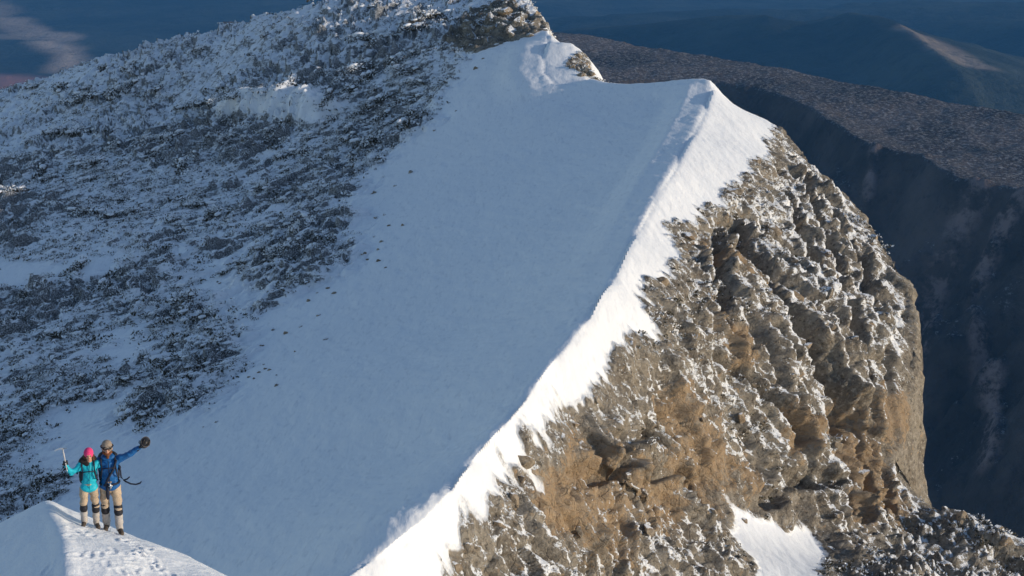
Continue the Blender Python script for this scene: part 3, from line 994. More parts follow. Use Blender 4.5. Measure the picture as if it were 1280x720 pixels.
def place_shrub(u, v, wpx, label, group, rng, proto=None, tall=1.0):
    h = on_ridge(u, v)
    if h is None:
        return
    p, n = surf(h[0], h[1])
    dist = float(np.linalg.norm(p))
    r = wpx * .5 * dist / FPX / 1.05
    fol, stem, caps = SHRUBS[proto if proto is not None else int(rng.integers(0, 8))]
    o = link_obj('shrub', fol)
    up = (Vector(n) + Vector((0, 0, 1.2))).normalized()
    x = Vector((math.cos(STREAK), math.sin(STREAK), 0))
    x.rotate(Matrix.Rotation(rng.normal(0, .45), 3, 'Z'))
    y = up.cross(x).normalized()
    x = y.cross(up)
    M = Matrix((x, y, up)).transposed().to_4x4()
    sz = r * rng.uniform(.8, 1.15) * tall
    o.matrix_world = Matrix.Translation(Vector(p) - up * .05 * r) @ M @ Matrix.Diagonal((r * rng.uniform(.95, 1.25), r * rng.uniform(.8, 1.1), sz, 1))
    tag(o, label, 'shrub', group)
    link_obj('stem', stem, o)
    for cap in caps:
        link_obj('snow_cap', cap, o)

CLUMPS = [  # u, v, width, label
    (385, 290, 62, 'largest dark shrub at the edge of the smooth snow, mid hillside'),
    (415, 275, 46, 'dark shrub at the right tip of the big thicket beside smooth snow'),
    (325, 345, 54, 'brown olive shrub at the lower left end of the big edge thicket'),
    (360, 322, 48, 'dark shrub in the middle of the big thicket by the smooth snow'),
    (345, 335, 36, None), (400, 300, 34, None), (372, 318, 30, None),
    (385, 362, 22, 'tiny lone shrub on smooth snow below the big thicket'),
    (425, 332, 26, 'small shrub out on smooth snow right of the big thicket'),
    (440, 318, 24, 'small dark shrub on smooth snow at the right end of three'),
    (283, 340, 38, 'dark rounded shrub left of the big thicket between snow patches'),
    (460, 205, 40, 'lone dark shrub on the snow edge under the summit slope'),
    (445, 218, 24, None), (470, 180, 62, 'long dark shrub hugging the snow edge of the upper hillside'),
    (500, 158, 48, 'dark shrub at the upper snow edge nearest the summit'),
    (530, 148, 40, None), (440, 160, 42, None), (480, 150, 44, None), (430, 182, 40, None),
    (165, 522, 56, 'lone big dark shrub hanging lowest over smooth snow above the climbers'),
    (185, 505, 48, 'dark shrub just right of the lowest one above the climbers'),
    (238, 512, 54, 'dark feathery shrub at the lower right of the lower thicket'),
    (268, 490, 54, 'dark shrub at the right end of the lower thicket'),
    (225, 492, 46, None), (250, 470, 46, None), (285, 460, 44, None), (130, 488, 56, 'dark shrub at the left end of the lower thicket'),
    (160, 482, 44, None), (195, 475, 46, None), (275, 438, 50, 'dark shrub topping the right side of the lower thicket'),
    (235, 452, 46, None), (100, 480, 40, None), (180, 450, 36, None), (205, 440, 36, None), (255, 418, 36, None), (130, 450, 30, None), (60, 458, 44, None), (30, 470, 40, None),
    (60, 603, 56, 'dark shrub right behind the snow mound top'), (35, 612, 52, None), (85, 595, 40, None), (15, 600, 46, None), (50, 590, 40, None), (20, 625, 46, None), (70, 618, 40, None),
    (110, 268, 54, 'dark shrub above the snow strip on the left of the hillside'), (165, 268, 36, None), (215, 280, 36, None), (95, 336, 50, 'dark shrub along the bottom of the middle left thicket'),
    (35, 358, 44, None), (140, 120, 58, None), (95, 128, 50, None), (80, 112, 50, None), (150, 118, 50, None), (215, 178, 50, None), (300, 140, 46, None), (250, 160, 50, None),
    (200, 192, 50, None), (385, 190, 50, None), (390, 170, 46, None), (340, 175, 40, None), (305, 260, 40, None), (300, 300, 40, None), (540, 28, 44, None), (525, 42, 50, None), (470, 60, 46, None),
    (500, 70, 44, None), (465, 95, 46, None), (440, 120, 46, None), (520, 105, 46, None), (480, 128, 46, None)]

def region(u, v):
    if v < 130 and u > 330:
        return 'frosted low shrub on the upper hillside below the summit rocks', 'shrubs below the summit rocks'
    if v < 230 and u <= 330:
        return 'frosted low shrub under the skyline on the far left of the hillside', 'shrubs under the left skyline'
    if u > 330:
        return 'low dark shrub along the snow edge between summit slope and big thicket', 'shrubs along the snow edge'
    if v < 400:
        return 'frosted low shrub on the middle left hillside between snow strips', 'shrubs on the middle hillside'
    return 'frosted low shrub in the lower thickets behind the two climbers', 'shrubs in the lower thickets'

def build_shrubs():
    rng = np.random.default_rng(21)
    for u, v, wpx, label in CLUMPS:
        lab, grp = region(u, v)
        place_shrub(u, v, wpx * .82, label or lab, grp, rng, None, 1.0)
        for k in range(1):
            du, dv = rng.normal(0, wpx * .45), rng.normal(0, 7)
            lab, grp = region(u + du, v + dv)
            h = on_ridge(u + du, v + dv)
            if h and float(scrub_sdf(np.array([h[0]]), np.array([h[1]]))[0]) > .6:
                place_shrub(u + du, v + dv, wpx * .55, lab, grp, rng)
    n, tries = 0, 0
    while n < 150 and tries < 2500:
        tries += 1
        u, v = rng.uniform(0, 590), rng.uniform(8, 640)
        h = on_ridge(u, v)
        if h is None or (v > 520 and u > 110):
            continue
        s = float(scrub_sdf(np.array([h[0]]), np.array([h[1]]))[0])
        d = float(fbm(np.array([h[0] * .10]), np.array([h[1] * .10]), np.array([0.0]), 3, 91)[0])
        if s < 1.0 or rng.uniform() > .45 + d * 1.6:
            continue
        lab, grp = region(u, v)
        place_shrub(u, v, rng.uniform(20, 44), lab, grp, rng)
        n += 1

    # everything smaller, as one mass of heath
    x, y = MT['G'][..., 0], MT['G'][..., 1]
    x, y = x.ravel(), y.ravel()
    pts = MT['G'].reshape(-1, 3)
    el = MT['G'][..., 2] / MT['G'][..., 1]
    seen = (el > np.maximum.accumulate(el, 0) - .008).ravel() & (np.abs(x / y) < .37) & (y > 80) & (y < 300)
    cand = np.flatnonzero(seen)
    s = scrub_sdf(x[cand], y[cand]) + 1.6 * fbm(x[cand] * .2, y[cand] * .2, x[cand] * 0, 3, 92)
    ca, sa = math.cos(STREAK), math.sin(STREAK)
    lx, ly = x[cand] * ca + y[cand] * sa, -x[cand] * sa + y[cand] * ca
    dens = sstep(-.12, .45, fbm(lx * .09, ly * .22, lx * 0, 4, 93)) * sstep(-.2, 1.8, s) * (y[cand] / 150) ** 1.0
    dens = (dens + .60 * sstep(.5, 2, s)) * (1 + .6 * sstep(170, 210, y[cand]))
    pick = rng.choice(cand, 9000, replace=False, p=dens / dens.sum())
    mass('scrub', pts[pick], rng, 26, .14, (.60, .40, .24), .54, .5, 1.35)
    # frosted scrub on the sunlit cliff ledges
    rk = MT['rock'].ravel()
    nz = MT['N'].reshape(-1, 3)[:, 2]
    cand = np.flatnonzero(seen & (rk > .6) & (nz > .45) & (crest_side(x, y) < 0))
    cx, cy, cz = pts[cand].T
    dens = sstep(-.05, .35, fbm(cx * .12, cy * .12, cz * .12, 3, 94)) + .08
    for p, r in ochre_spots:
        dens = dens * sstep(r * .6, r * 1.5, np.sqrt((cx - p[0]) ** 2 + (cy - p[1]) ** 2 * .6 + (cz - p[2]) ** 2))
    dens = dens * (cy / 100)
    pick = rng.choice(cand, 1500, replace=False, p=dens / dens.sum())
    mass('cliff_scrub', pts[pick], rng, 22, .11, (.36, .30, .20), .40, .5, 1.3)

def mass(name, at, rng, leaves, size, rad, frost, s0, s1):
    V, F, A = [], [], []
    k = 0
    cs, sn = math.cos(STREAK), math.sin(STREAK)
    for p in at:
        v, f, fr = leaf_cloud(rng, leaves, size, rad, frost + rng.normal(0, .20), 3)
        s = min(2.3, rng.uniform(s0, s1) * math.exp(max(0, rng.normal(0, .35))))
        v = v * np.array([s, s, s])
        a = STREAK + rng.normal(0, .5)
        ca, sa = math.cos(a), math.sin(a)
        v = np.stack([v[:, 0] * ca - v[:, 1] * sa, v[:, 0] * sa + v[:, 1] * ca, v[:, 2]], 1) + p
        V.append(v); F.append(f + k); A.append(fr)
        k += len(v)
    me = frost_mesh(name, np.concatenate(V), np.concatenate(F), np.concatenate(A))
    o = link_obj(name, me)
    o['kind'] = 'stuff'

build_shrubs()

def rock_material():
    m, nt, b = new_mat('loose_rock')
    w = NT(nt)
    pos = w.pos()
    c, n2, n3 = rock_colour(w, pos, w.n('ObjectInfo').outputs['Random'] and w.math('MULTIPLY', w.n('ObjectInfo').outputs['Random'], .35))
    lie = w.math('ADD', w.normal_z(), w.math('MULTIPLY', w.math('SUBTRACT', w.noise(3.0, 5, .7, pos), .5), 1.1))
    w.link(w.mix(w.step(lie, .80, .92), c, SNOW), b.inputs['Base Color'])
    b.inputs['Roughness'].default_value = .85
    b.inputs['Specular IOR Level'].default_value = .2
    w.link(w.bump(w.math('ADD', n2, w.math('MULTIPLY', n3, .4)), .7, .25), b.inputs['Normal'])
    return m

ROCKM = rock_material()

def rock_mesh(seed):
    rng = np.random.default_rng(seed + 100)
    bm = bmesh.new()
    bmesh.ops.create_icosphere(bm, subdivisions=3, radius=1)
    planes = []
    for k in range(13):
        n = Vector(rng.normal(0, 1, 3)).normalized()
        planes.append((n, rng.uniform(.45, .8)))
    sc = Vector((1.0, rng.uniform(.6, .85), rng.uniform(.5, .8)))
    for v in bm.verts:
        for n, d in planes:
            t = v.co.dot(n)
            if t > d:
                v.co -= n * (t - d)
        v.co += v.co * .035 * math.sin(v.co.x * 9 + seed) * math.cos(v.co.y * 8)
        v.co = Vector((v.co.x * sc.x, v.co.y * sc.y, v.co.z * sc.z))
    me = bm_mesh('rock', bm, False)
    me.materials.append(ROCKM)
    return me

def build_rocks():
    rng = np.random.default_rng(31)
    protos = [rock_mesh(k) for k in range(8)]
    spots = [(655, 577, 36), (668, 590, 26), (648, 600, 20), (700, 548, 22), (826, 352, 22), (848, 300, 20), (588, 688, 30), (572, 706, 26), (640, 625, 24), (790, 430, 22), (742, 500, 22), (946, 203, 26), (715, 530, 20), (622, 655, 24),
             (920, 240, 24), (880, 268, 20), (985, 658, 20), (930, 650, 16), (1036, 690, 22)]
    n = 0
    while n < 60:
        u, v = rng.uniform(560, 1260), rng.uniform(150, 716)
        h = on_ridge(u, v)
        if h and float(rock_sdf(np.array([h[0]]), np.array([h[1]]))[0]) > 1.0 and float(crest_side(np.array([h[0]]), np.array([h[1]]))[0]) < 0:
            spots.append((u, v, rng.gamma(3.0, 4.0) + 9))
            n += 1
    top = [(665, 34, 44), (648, 38, 34), (672, 18, 26), (655, 12, 30), (632, 30, 26), (640, 8, 24), (615, 45, 22), (600, 30, 20), (622, 14, 22), (585, 40, 18), (660, 46, 22), (640, 48, 18),
           (722, 70, 22), (733, 84, 22), (715, 84, 16), (726, 94, 18), (738, 94, 14)]
    edge = []
    while len(edge) < 46:
        u, v = rng.uniform(150, 620), rng.uniform(60, 540)
        h = on_ridge(u, v)
        if h is None:
            continue
        s = float(scrub_sdf(np.array([h[0]]), np.array([h[1]]))[0])
        if -6.5 < s < -.4 and rng.uniform() < math.exp(s / 2.0) and float(crest_side(np.array([h[0]]), np.array([h[1]]))[0]) > 8:
            edge.append((u, v, rng.uniform(5, 11)))
    for u, v, w in spots + top + edge:
        h = on_ridge(u, v)
        if h is None:
            continue
        p, nn = surf(h[0], h[1])
        r = w * .42 * float(np.linalg.norm(p)) / FPX
        o = link_obj('rock', protos[int(rng.integers(0, 8))], MT['snow'] if w < 11.0 and u < 620 else MT['summit'] if v < 100 else MT['cliff'])
        up = Vector(nn)
        a = rng.uniform(0, 6.28)
        x = Vector((math.cos(a), math.sin(a), 0))
        y = up.cross(x).normalized()
        x = y.cross(up)
        o.matrix_world = Matrix.Translation(Vector(p) + up * r * .05) @ Matrix((x, y, up)).transposed().to_4x4() @ Matrix.Diagonal((r * rng.uniform(.9, 1.4), r, r * rng.uniform(.7, 1.1), 1))

build_rocks()

# ------------------------------------------------------------------ the two climbers
def capsule(bm, p0, p1, r0, r1, depth=1.0, seg=14):
    """A tapered limb with rounded ends; depth flattens it front to back."""
    p0, p1 = Vector(p0), Vector(p1)
    ax = p1 - p0
    L = ax.length
    ax = ax / L if L > 1e-6 else Vector((0, 0, 1))
    side = ax.cross(Vector((0, 1, 0)))
    side = side.normalized() if side.length > .05 else ax.orthogonal().normalized()
    fr = side.cross(ax).normalized()
    rings = []
    prof = [(-r0 * math.cos(t), r0 * math.sin(t)) for t in (.25, .65, 1.1)] + [(L * k / 4, r0 + (r1 - r0) * k / 4) for k in range(5)] + [(L + r1 * math.cos(t), r1 * math.sin(t)) for t in (1.1, .65, .25)]
    for d, r in prof:
        rings.append([bm.verts.new(p0 + ax * d + side * r * math.cos(2 * math.pi * k / seg) + fr * r * depth * math.sin(2 * math.pi * k / seg)) for k in range(seg)])
    for a, b in zip(rings, rings[1:]):
        for k in range(seg):
            bm.faces.new((a[k], a[(k + 1) % seg], b[(k + 1) % seg], b[k]))
    bm.faces.new(rings[0][::-1])
    bm.faces.new(rings[-1])

def fused(name, limbs, voxel=.012, smooth=4, fold=0.0):
    """One continuous skin round overlapping limbs."""
    bm = bmesh.new()
    for l in limbs:
        capsule(bm, *l)
    bmesh.ops.recalc_face_normals(bm, faces=bm.faces)
    me = bpy.data.meshes.new(name)
    bm.to_mesh(me)
    bm.free()
    t = bpy.data.objects.new('fuse', me)
    C.objects.link(t)
    r = t.modifiers.new('r', 'REMESH')
    r.mode, r.voxel_size = 'VOXEL', voxel
    s = t.modifiers.new('s', 'SMOOTH')
    s.factor, s.iterations = .5, smooth
    out = bpy.data.meshes.new_from_object(t.evaluated_get(bpy.context.evaluated_depsgraph_get()))
    bpy.data.objects.remove(t)
    bpy.data.meshes.remove(me)
    out.name = name
    if fold:
        co = np.empty(len(out.vertices) * 3, np.float32)
        no = np.empty_like(co)
        out.vertices.foreach_get('co', co)
        out.vertices.foreach_get('normal', no)
        co, no = co.reshape(-1, 3), no.reshape(-1, 3)
        x, y, z = co.T
        d = fold * (fbm(x * 9, y * 9, z * 16, 3, 81) + .5 * np.sin(z * 52 + 3 * vnoise(x * 7, y * 7, z * 4, 82)))
        out.vertices.foreach_set('co', (co + no * d[:, None]).astype(np.float32).ravel())
    out.polygons.foreach_set('use_smooth', np.ones(len(out.polygons), bool))
    return out

def lerp(a, b, t):
    return tuple(a[i] + (b[i] - a[i]) * t for i in range(3))

def hand_limbs(wrist, tip_dir, palm_n, s=1.0, grow=0.0, curl=.9):
    """Palm, four bent fingers and a thumb that leaves the palm's side."""
    w, d, n = Vector(wrist), Vector(tip_dir).normalized(), Vector(palm_n).normalized()
    n = (n - d * n.dot(d)).normalized()
    e = d.cross(n)
    out = []
    for k in (-1, 0, 1):
        out.append((w + e * k * .022 * s, w + d * .085 * s + e * k * .028 * s, .020 * s + grow, .017 * s + grow))
    for k, (o, L) in enumerate(zip((-.036, -.012, .012, .035), (.072, .082, .077, .060))):
        a = w + d * .088 * s + e * o * s
        b = a + (d * math.cos(curl * .5) + n * math.sin(curl * .5)) * L * .45 * s
        c = b + (d * math.cos(curl * 1.5) + n * math.sin(curl * 1.5)) * L * .32 * s
        f = c + (d * math.cos(curl * 2.4) + n * math.sin(curl * 2.4)) * L * .25 * s
        for p, q, r0, r1 in ((a, b, .0095, .009), (b, c, .009, .008), (c, f, .008, .007)):
            out.append((p, q, r0 * s + grow, r1 * s + grow))
    a = w + d * .028 * s - e * .034 * s
    b = a + (d * .55 - e * .6 + n * .45).normalized() * .042 * s
    c = b + (d * .6 + n * .7).normalized() * .032 * s
    out += [(a, b, .0125 * s + grow, .0105 * s + grow), (b, c, .0105 * s + grow, .009 * s + grow)]
    return [(tuple(p), tuple(q), r0, r1) for p, q, r0, r1 in out]

def head_limbs(c, s=1.0):
    x, y, z = c
    f = lambda dx, dy, dz: (x + dx * s, y + dy * s, z + dz * s)
    return [(f(0, .012, .02), f(0, .0, .035), .088 * s, .088 * s, 1.12), (f(0, -.030, -.055), f(0, -.02, 0), .056 * s, .074 * s),
            (f(0, -.062, -.082), f(0, -.058, -.07), .026 * s, .034 * s), (f(0, -.098, .012), f(0, -.112, -.022), .010 * s, .016 * s),
            (f(-.035, -.085, .022), f(.035, -.085, .022), .014 * s, .014 * s), (f(-.084, .01, .012), f(-.088, .015, -.022), .017 * s, .013 * s),
            (f(.084, .01, .012), f(.088, .015, -.022), .017 * s, .013 * s), (f(0, .025, -.19), f(0, .012, -.07), .056 * s, .052 * s)]

SKIN = plain_mat('skin', (.55, .30, .21), .55, 14.0, .12)
LIP = plain_mat('lips', (.42, .14, .11), .5)
EYE = plain_mat('eye_dark', (.03, .022, .018), .25)
NYLON_DARK = plain_mat('dark_nylon', (.022, .022, .028), .6, 20.0, .3, .01)
STRAPM = plain_mat('webbing', (.018, .022, .04), .65)
BEIGE = plain_mat('beige_trousers', (.46, .35, .245), .8, 7.0, .35, .01)
PALE = plain_mat('pale_gaiters', (.46, .42, .385), .75, 9.0, .22, .012)
TEAL = plain_mat('turquoise_shell', (.014, .44, .56), .5, 8.0, .22, .012)
BLUE = plain_mat('blue_shell', (.012, .105, .31), .5, 8.0, .25, .012)
PINK = plain_mat('pink_wool', (.78, .06, .20), .9, 60.0, .2, .006)
KHAKI = plain_mat('grey_brown_wool', (.30, .24, .19), .9, 60.0, .2, .006)
BOOTM = plain_mat('boot_leather', (.085, .065, .05), .65, 20.0, .3)
STEEL = plain_mat('steel', (.62, .63, .65), .35, None, 0, None, .9)
AXEPAINT = plain_mat('axe_shaft', (.50, .49, .50), .4)
BEARD = plain_mat('auburn_hair', (.16, .065, .03), .9, 40.0, .3)
HAIR = plain_mat('brown_hair', (.10, .055, .03), .85, 40.0, .3)
FUR = plain_mat('dark_fur', (.03, .024, .024), .95, 50.0, .5, .02)
LENS = plain_mat('goggle_lens', (.02, .016, .014), .15)
HELM = plain_mat('helmet_shell', (.025, .025, .03), .4, 8.0, .3)

def part(name, parent, mat, limbs, voxel=.012, smooth=3, fold=0.0):
    me = fused(name, limbs, voxel, smooth, fold)
    me.materials.append(mat)
    return link_obj(name, me, parent)

def tube_part(name, parent, mat, runs, seg=6):
    bm = bmesh.new()
    for pts, rad in runs:
        tube(bm, pts, rad if isinstance(rad, list) else [rad] * len(pts), seg)
    me = bm_mesh(name, bm)
    me.materials.append(mat)
    return link_obj(name, me, parent)

def to_local(base, yaw, p):
    d = Vector(p) - Vector(base)
    d.rotate(Matrix.Rotation(-yaw, 3, 'Z'))
    return d

def build_person(name_label, feet_px, s, pose, dress):
    ft = [cast(mound_base, u, v, 20, 34, 900) for u, v in feet_px]
    base = (Vector(ft[0]) + Vector(ft[1])) / 2
    yaw = math.atan2(-base.x, -base.y) * -1 if False else math.atan2(-base.x, base.y)
    F = [to_local(base, yaw, p) for p in ft]
    g = lambda x, y, z: (x * s, y * s, z * s)
    lean = pose.get('lean', 0.0)
    pel, waist, chest, neck, head = g(lean * .3, 0, .93), g(lean * .6, 0, 1.08), g(lean * .85, .01, 1.32), g(lean, .015, 1.50), g(lean * 1.05, -.005, 1.655)
    body, trouser, gait, patch, boots = [], [], [], [], []
    legs = []
    for sgn, f in ((-1, F[0]), (1, F[1])):
        hip = g(lean * .3 + sgn * .095, 0, .90)
        ank = (f.x, f.y + .03, f.z + .095 * s)
        kn = lerp(hip, ank, .52)
        kn = (kn[0] + sgn * .012, kn[1] - .035, kn[2])
        toe = (f.x + sgn * .03, f.y - .15 * s, f.z + .045)
        heel = (f.x, f.y + .055, f.z + .045)
        legs.append((hip, kn, ank, toe, heel))
        body += [(hip, kn, .078 * s, .052 * s), (kn, ank, .05 * s, .036 * s), (heel, toe, .036 * s, .032 * s)]
        trouser += [(hip, kn, .098 * s, .073 * s, 1.05), (kn, lerp(kn, ank, .55), .074 * s, .066 * s)]
    body += [(pel, waist, .125 * s, .115 * s, .75), (waist, chest, .115 * s, .14 * s, .72), (chest, neck, .11 * s, .05 * s, .8)]
    trouser += [(g(lean * .3 - .04, 0, .90), g(lean * .3 + .04, 0, .93), .125 * s, .125 * s, .85), (pel, waist, .14 * s, .135 * s, .8)]
    jk = [(g(lean * .4 - .055, 0, dress['hem'] + .04), g(lean * .4 + .055, 0, dress['hem'] + .04),   .132 * s, .132 * s, .98), (g(lean * .5, 0, dress['hem'] + .20), g(lean * .6, 0, dress['hem'] + .26), .152 * s, .152 * s, .78), (waist, chest, .152 * s, .172 * s, .76), (chest, g(lean, .01, 1.43), .165 * s, .085 * s, .8)]
    hands = []
    for arm in pose['arms']:
        sh, el, wr = [g(*q) for q in arm['j']]
        body += [(sh, el, .050 * s, .040 * s), (el, wr, .039 * s, .027 * s)]
        h = hand_limbs(wr, arm['dir'], arm['palm'], s, 0, arm.get('curl', .9))
        body += h
        hands.append((wr, arm))
        jk += [(lerp(chest, sh, .55), sh, .11 * s, .078 * s), (sh, el, .078 * s, .062 * s), (el, lerp(el, wr, .96), .061 * s, .047 * s)]
    body += head_limbs(head, s)
    me = fused('person', body, .0085, 2)
    me.materials.append(SKIN)
    root = link_obj('person', me)
    root.location = base
    root.rotation_euler = (0, 0, yaw)
    tag(root, name_label, 'person')
    part('jacket', root, dress['jacket'], jk, .012, 3, .012)
    part('trousers', root, BEIGE, trouser, .012, 3, .012)
    for sgn, (hip, kn, ank, toe, heel) in zip((-1, 1), legs):
        part('knee_patch', root, NYLON_DARK, [(lerp(hip, kn, .88), lerp(kn, ank, .22), .080 * s, .082 * s, 1.05)], .012, 2, .004)
        part('gaiter', root, PALE, [(lerp(kn, ank, .25), lerp(kn, ank, .7), .076 * s, .074 * s), (lerp(kn, ank, .7), (ank[0], ank[1], ank[2] - .02), .074 * s, .066 * s)], .012, 2, .006)
        b = part('boot', root, BOOTM, [((heel[0], heel[1], heel[2] + .012), (toe[0], toe[1], toe[2] + .004), .052 * s, .046 * s), ((ank[0], ank[1], ank[2] - .01), (heel[0], heel[1], heel[2] + .02), .055 * s, .05 * s)], .010, 2)
        tube_part('crampon', b, STEEL, [([(heel[0] + dx, heel[1] + dy, heel[2] - .01), (heel[0] + dx, heel[1] + dy, heel[2] - .06)], [.008, .003]) for dx, dy in ((-.03, 0), (.03, 0), (-.02, -.12), (.05, -.12))]
                  + [([(heel[0] - .04, heel[1] + .02, heel[2] - .012), (toe[0] - .035, toe[1], toe[2] - .012)], .006), ([(heel[0] + .04, heel[1] + .02, heel[2] - .012), (toe[0] + .035, toe[1], toe[2] - .012)], .006)], 4)
    for wr, arm in hands:
        part('glove', root, NYLON_DARK, hand_limbs(wr, arm['dir'], arm['palm'], s, .006, arm.get('curl', .9)) + [(lerp(wr, tuple(Vector(wr) - Vector(arm['dir']).normalized() * .05), 1), wr, .042 * s, .038 * s)], .007, 1)
    x, y, z = head
    q = lambda dx, dy, dz: (x + dx * s, y + dy * s, z + dz * s)
    for sg in (-1, 1):
        tube_part('eye', root, EYE, [([q(sg * .033 - .012, -.094, .004), q(sg * .033 + .012, -.094, .004)], [.008 * s, .008 * s])])
    tube_part('mouth', root, LIP, [([q(-.022, -.091, -.052), q(0, -.096, -.054), q(.022, -.091, -.052)], [.003, .007, .003])])
    return root, head, q, g, lean

def ring(cx, cy, cz, rx, ry, n=20, tilt=0.0):
    return [(cx + rx * math.cos(2 * math.pi * k / n), cy + ry * math.sin(2 * math.pi * k / n), cz + tilt * math.sin(2 * math.pi * k / n)) for k in range(n + 1)]

def backpack(root, g, lean, mat, wide):
    p = part('backpack', root, mat, [(g(lean * .8 - wide, .24, 1.00), g(lean * .8 - wide, .23, 1.40), .105, .10), (g(lean * .8 + wide, .24, 1.00), g(lean * .8 + wide, .23, 1.40), .105, .10),
                                     (g(lean * .8, .27, 1.02), g(lean * .8, .25, 1.47), .125, .10)], .014, 4, .006)
    runs = []
    for sg in (-1, 1):
        runs.append(([g(lean + sg * .11, .15, 1.47), g(lean + sg * .125, .05, 1.515), g(lean + sg * .125, -.08, 1.46), g(lean + sg * .125, -.150, 1.32), g(lean + sg * .15, -.128, 1.16), g(lean + sg * .17, .03, 1.05)], .017))
    runs.append(([g(lean - .125, -.150, 1.33), g(lean, -.158, 1.335), g(lean + .125, -.150, 1.33)], .010))
    tube_part('shoulder_strap', p, STRAPM, runs, 6)
    return p

# the woman on the left, her right arm raised with the ice axe
W_FEET = [(106, 657), (121, 659)]
woman, wh, wq, wg, wl = build_person('person in turquoise jacket and pink beanie raising an ice axe', W_FEET, 0.84,
    dict(lean=.075, arms=[dict(j=[(-.105, .01, 1.42), (-.305, -.05, 1.30), (-.40, -.10, 1.50)], dir=(-.05, -.05, 1), palm=(.15, -1, .0), curl=1.0),
                         dict(j=[(.235, .03, 1.42), (.40, .17, 1.25), (.56, .20, 1.22)], dir=(1, .1, -.1), palm=(0, -1, 0), curl=.5)]),
    dict(jacket=TEAL, hem=.88))
part('beanie', woman, PINK, [(wq(0, .012, .050), wq(0, .008, .062), .100 * .84, .096 * .84, 1.12), (wq(0, .012, .03), wq(0, .01, .045), .103 * .84, .103 * .84, 1.1)], .009, 2, .003)
part('fur_collar', woman, FUR, [(wq(-.14, .03, -.155), wq(-.05, -.02, -.20), .055, .05), (wq(-.14, .05, -.14), wq(.10, .09, -.13), .06, .05)], .012, 1, .012)
part('hair', woman, HAIR, [(wq(-.075, .03, -.03), wq(-.08, .05, -.15), .035, .03), (wq(.075, .03, -.03), wq(.08, .05, -.15), .035, .03)], .01, 1, .006)
tube_part('jacket_zip', woman, plain_mat('teal_zip', (.01, .17, .23), .5), [([wg(wl, -.105, 1.47), wg(wl * .9, -.142, 1.33), wg(wl * .6, -.128, 1.10), wg(wl * .45, -.132, .90)], .006)])
backpack(woman, wg, wl - .03, NYLON_DARK, .07)

# the man on the right, his left arm stretched out with a helmet
M_FEET = [(134, 661), (150, 666)]
man, mh, mq, mg, ml_ = build_person('person in dark blue jacket with outstretched arm holding up a helmet', M_FEET, 0.97,
    dict(lean=.0, arms=[dict(j=[(.175, .01, 1.42), (.39, -.05, 1.53), (.575, -.10, 1.66)], dir=(.75, -.1, .6), palm=(.5, -.3, -.8), curl=.7),
                        dict(j=[(-.175, .03, 1.42), (-.38, .15, 1.34), (-.55, .10, 1.28)], dir=(-.8, -.55, -.2), palm=(.3, -.9, .2), curl=.5)]),
    dict(jacket=BLUE, hem=.90))
part('cap', man, KHAKI, [(mq(0, .012, .052), mq(0, .006, .070), .101, .096, 1.12), (mq(0, .012, .035), mq(0, .01, .05), .102, .102, 1.1), (mq(-.05, -.10, .062), mq(.05, -.10, .062), .016, .016)], .009, 2, .003)
part('beard', man, BEARD, [(mq(-.06, -.045, -.05), mq(0, -.085, -.092), .030, .034), (mq(.06, -.045, -.05), mq(0, -.085, -.092), .030, .034), (mq(0, -.075, -.09), mq(0, -.07, -.135), .04, .028)], .008, 1, .006)
gog = part('goggles', man, LENS, [(mq(-.052, -.098, .052), mq(.052, -.098, .052), .030, .030, .6)], .008, 2)
tube_part('goggle_strap', gog, STRAPM, [(ring(mq(0, .012, 0)[0], mq(0, .012, 0)[1], mq(0, 0, .055)[2], .106, .118), .012)])
part('collar', man, BLUE, [(mq(-.06, .0, -.17), mq(.06, .0, -.17), .065, .065), (mq(-.05, .03, -.14), mq(.05, .03, -.14), .05, .05)], .012, 2, .006)
tube_part('jacket_zip', man, STRAPM, [([mg(0, -.11, 1.47), mg(0, -.145, 1.33), mg(0, -.128, 1.10), mg(0, -.135, .92)], .007)])
pack = backpack(man, mg, ml_, NYLON_DARK, .085)
tube_part('hip_strap', pack, STRAPM, [([(.17, .08, 1.28), (.20, .06, 1.14), (.205, .02, 1.02), (.27, -.02, .955), (.36, -.04, .905), (.45, -.05, .885), (.53, -.05, .905), (.55, -.05, .93)], .0155), ([(.24, 0, .97), (.31, -.03, 1.0), (.35, -.04, 1.04)], .014)], 6)
tube_part('chest_sling', man, STRAPM, [([mg(.15, -.09, 1.46), mg(.08, -.155, 1.30), mg(-.03, -.150, 1.12), mg(-.09, -.135, .98)], .020)])
har = tube_part('harness', man, STRAPM, [(ring(0, 0, .96, .168, .138), .022), ([mg(-.045, -.145, .96), mg(-.05, -.15, .85), mg(-.055, -.125, .74), mg(-.05, -.11, .70)], [.03, .034, .030, .018])], 8)
tube_part('carabiner', har, STEEL, [(ring(.01, -.165, .955, .03, .012, 12), .010), ([(.0, -.165, 1.02), (.015, -.17, .93), (.0, -.165, .90)], .016)])

def world_pt(root, p):
    q = Vector(p)
    q.rotate(Matrix.Rotation(root.rotation_euler.z, 3, 'Z'))
    return root.location + q

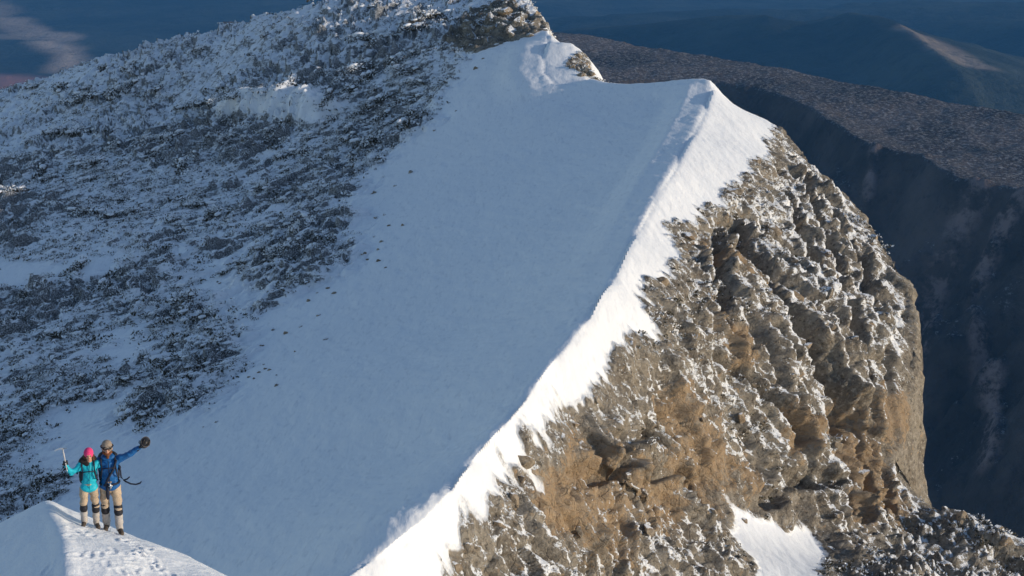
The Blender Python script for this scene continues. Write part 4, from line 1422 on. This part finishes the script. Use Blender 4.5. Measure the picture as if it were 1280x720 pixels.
def ice_axe():
    grip = Vector(wg(-.40, -.10, 1.50)) + Vector((-.004, -.045, .075))
    up = Vector((-.10, .04, 1)).normalized()
    def root_tube():
        bm = bmesh.new()
        tube(bm, [tuple(up * -.13), tuple(up * .12), tuple(up * .27)], [.012, .013, .013], 8)
        return bm_mesh('ice_axe_shaft', bm)
    me = root_tube()
    me.materials.append(AXEPAINT)
    o = link_obj('ice_axe', me)
    o.location = world_pt(woman, grip)
    o.rotation_euler = (0, 0, woman.rotation_euler.z)
    tag(o, 'pale ice axe held upright in the raised gloved hand of the turquoise climber', 'ice axe')
    t = up * .272
    bm = bmesh.new()
    # pick: a drooping, tapering blade with real thickness
    prof = [(.015, .020), (-.05, .018), (-.10, .004), (-.145, -.026), (-.140, -.036), (-.095, -.016), (-.05, -.008), (.015, -.016)]
    for yy in (-.006, .006):
        pass
    fr = [bm.verts.new((t.x + a, t.y - .007, t.z + b)) for a, b in prof]
    bk = [bm.verts.new((t.x + a, t.y + .007, t.z + b)) for a, b in prof]
    bm.faces.new(fr); bm.faces.new(bk[::-1])
    for i in range(len(prof)):
        j = (i + 1) % len(prof)
        bm.faces.new((fr[j], fr[i], bk[i], bk[j]))
    me = bm_mesh('ice_axe_pick', bm, False)
    me.materials.append(STEEL)
    link_obj('pick', me, o)
    bm = bmesh.new()
    co = [(.012, -.012, .012), (.012, .012, .012), (.012, .012, -.012), (.012, -.012, -.012), (.075, -.038, .016), (.075, .038, .016), (.075, .038, .006), (.075, -.038, .006)]
    vs = [bm.verts.new(Vector(c) + t) for c in co]
    for f in ((0, 1, 2, 3), (7, 6, 5, 4), (0, 4, 5, 1), (1, 5, 6, 2), (2, 6, 7, 3), (3, 7, 4, 0)):
        bm.faces.new([vs[k] for k in f])
    me = bm_mesh('ice_axe_adze', bm, False)
    me.materials.append(STEEL)
    link_obj('adze', me, o)
    bm = bmesh.new()
    tube(bm, [tuple(up * -.13), tuple(up * -.19)], [.011, .003], 6)
    me = bm_mesh('ice_axe_spike', bm)
    me.materials.append(STEEL)
    link_obj('spike', me, o)

def helmet():
    bm = bmesh.new()
    n, m = 20, 9
    def shell(r, flip):
        rows = []
        for i in range(m + 1):
            t = i / m * 1.75
            rr, zz = r * math.sin(max(t, .02)), r * math.cos(t)
            rows.append([bm.verts.new((rr * math.cos(2 * math.pi * k / n) * .92, rr * math.sin(2 * math.pi * k / n) * 1.15, zz * .95)) for k in range(n)])
        for a, b in zip(rows, rows[1:]):
            for k in range(n):
                q = (a[k], a[(k + 1) % n], b[(k + 1) % n], b[k])
                bm.faces.new(q[::-1] if flip else q)
        bm.faces.new(rows[0] if flip else rows[0][::-1])
        return rows[-1]
    a, b = shell(.094, True), shell(.080, False)
    for k in range(n):
        bm.faces.new((a[k], a[(k + 1) % n], b[(k + 1) % n], b[k]))
    me = bm_mesh('helmet_shell', bm)
    me.materials.append(HELM)
    o = link_obj('helmet', me)
    o.location = world_pt(man, (.655, -.15, 1.715))
    o.rotation_euler = (.75, .55, man.rotation_euler.z)
    tag(o, 'dark helmet held up in the outstretched hand of the blue jacket climber', 'helmet')
    tube_part('chin_strap', o, STRAPM, [([(.10, 0, -.01), (.07, .01, -.11), (0, .01, -.155), (-.07, .01, -.11), (-.10, 0, -.01)], .008)])
    tube_part('helmet_band', o, plain_mat('helmet_band_grey', (.10, .085, .085), .5), [(ring(0, 0, .045, .081, .099), .008)])
    for sg in (-1, 1):
        tube_part('vent', o, EYE, [([(sg * .045, -.075, .090), (sg * .05, -.02, .105), (sg * .045, .04, .098)], .010)])

ice_axe()
helmet()
